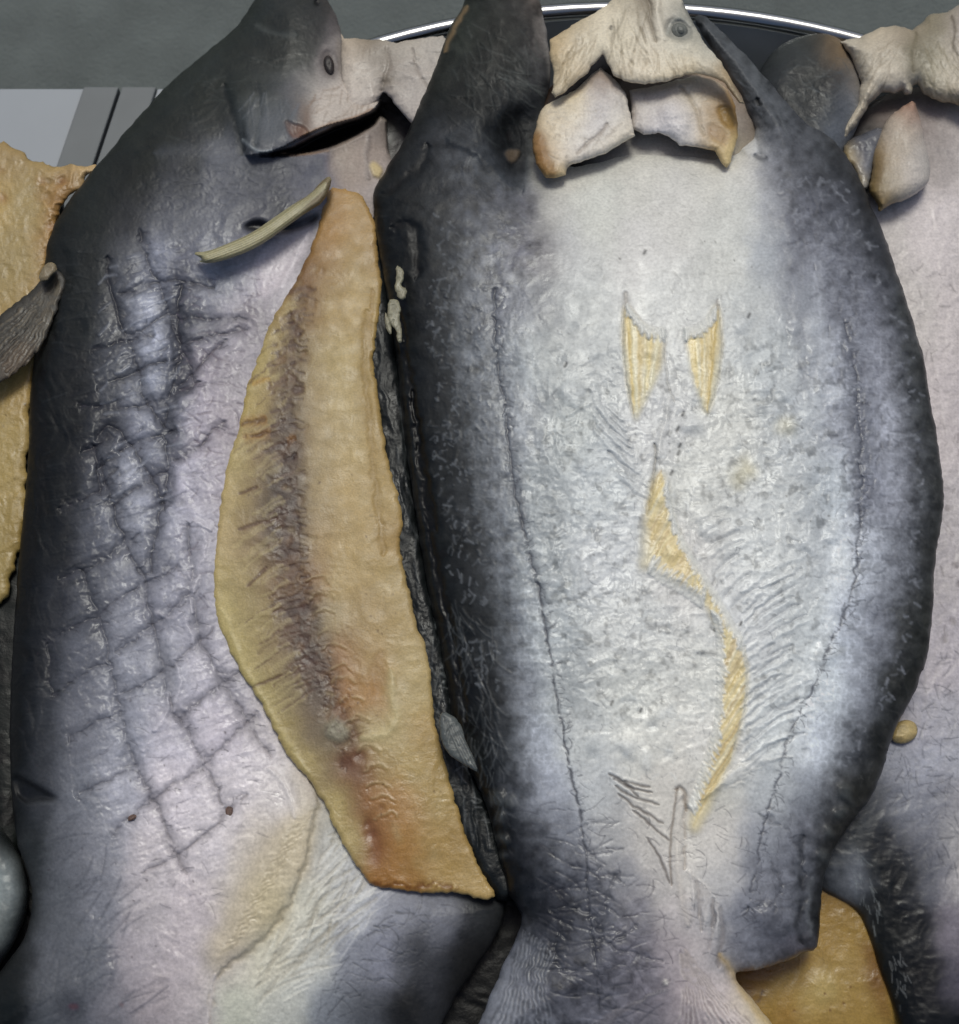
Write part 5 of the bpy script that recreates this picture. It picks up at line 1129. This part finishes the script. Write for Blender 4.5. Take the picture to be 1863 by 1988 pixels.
eye(fc, 1322, 57, zat(s, 1320, 58)+1.3, 8, 10, .3, M_EYE2, h=.0014).name = 'pupil'
# small torn fins on the left flank
for pl, lb in (([(852, 1390), (862, 1380), (884, 1392), (898, 1412), (906, 1440), (920, 1470), (930, 1500), (914, 1494), (896, 1480), (872, 1466), (856, 1440)], 'small silver grey torn fin'),):
    s = draped(pl, 6, seed=64, sm=1, jg=2); s.Z = np.maximum(s.Z, 20); s.flat((84, 88, 86)).dome(2, 14).wrinkle(1.2, 14, tint=.2)
    for k in range(12): s.stroke([(862+k*3, 1392+k*2), (880+k*3, 1440), (906+k*3, 1492)], 1.6, (124, 127, 124) if k % 2 else (60, 62, 62), .4, .4 if k % 2 else -.5)
    s.build(fc, [('side_fin', M_FIN, None, lb)], thick=2, tuck=1, gain=GAIN)
for pl in ([(768, 516), (782, 518), (786, 540), (778, 556), (792, 560), (786, 584), (774, 580), (766, 560), (770, 540)], [(754, 584), (770, 578), (780, 596), (776, 622), (782, 646), (780, 668), (772, 664), (770, 640), (758, 632), (752, 608)], [(746, 606), (754, 610), (762, 640), (760, 652), (750, 640)]):
    s = Field(pl, 1.5, 22, seed=65, sm=1, jg=2, jscale=7); s.flat((128, 124, 104)).dome(1.0, 5).wrinkle(.8, 7, tint=.25)
    s.build(fc, [('fin_scrap', M_FIN, None, 'flaky pale fin scrap')], thick=2, tuck=1, gain=GAIN)

# ================================================================ crumbs lying on the scored fish
def crumb(x, y, w_, h_, rot, lb, col):
    o = None; z = zat(HB, x, y)+.6; r = random.Random(int(x)); v = []; n = 9
    for lv, k, hh in ((0, 1.0, 0), (1, .95, .5), (2, .5, 1.0)):
        for i in range(n):
            t = 2*PI*i/n; a = math.cos(t)*w_*k*r.uniform(.8, 1.2); b_ = math.sin(t)*h_*k*r.uniform(.85, 1.15)
            v.append(tuple(world(x+a*math.cos(rot)-b_*math.sin(rot), y+a*math.sin(rot)+b_*math.cos(rot), (z+hh*1.0)/1000)))
    f = [tuple(range(2*n, 3*n))[::-1]]
    for l in range(2):
        for i in range(n): f.append((l*n+i, (l+1)*n+i, (l+1)*n+(i+1) % n, l*n+(i+1) % n))
    o = mesh_obj('dried_crumb', v, f, col, None, False); tag(o, lb, 'crumb', 'brown crumbs on the scored fish'); return o
M_CR = simple('brown_crumb', (98, 76, 66), .6, 0, 900, .4)
crumb(446, 1577, 8, 15, .1, 'larger brown crumb on the pale lower skin of the scored left fish', M_CR)
crumb(257, 1587, 10, 5, -.5, 'smaller dark crumb on the scored left fish, left of the larger crumb', M_CR)
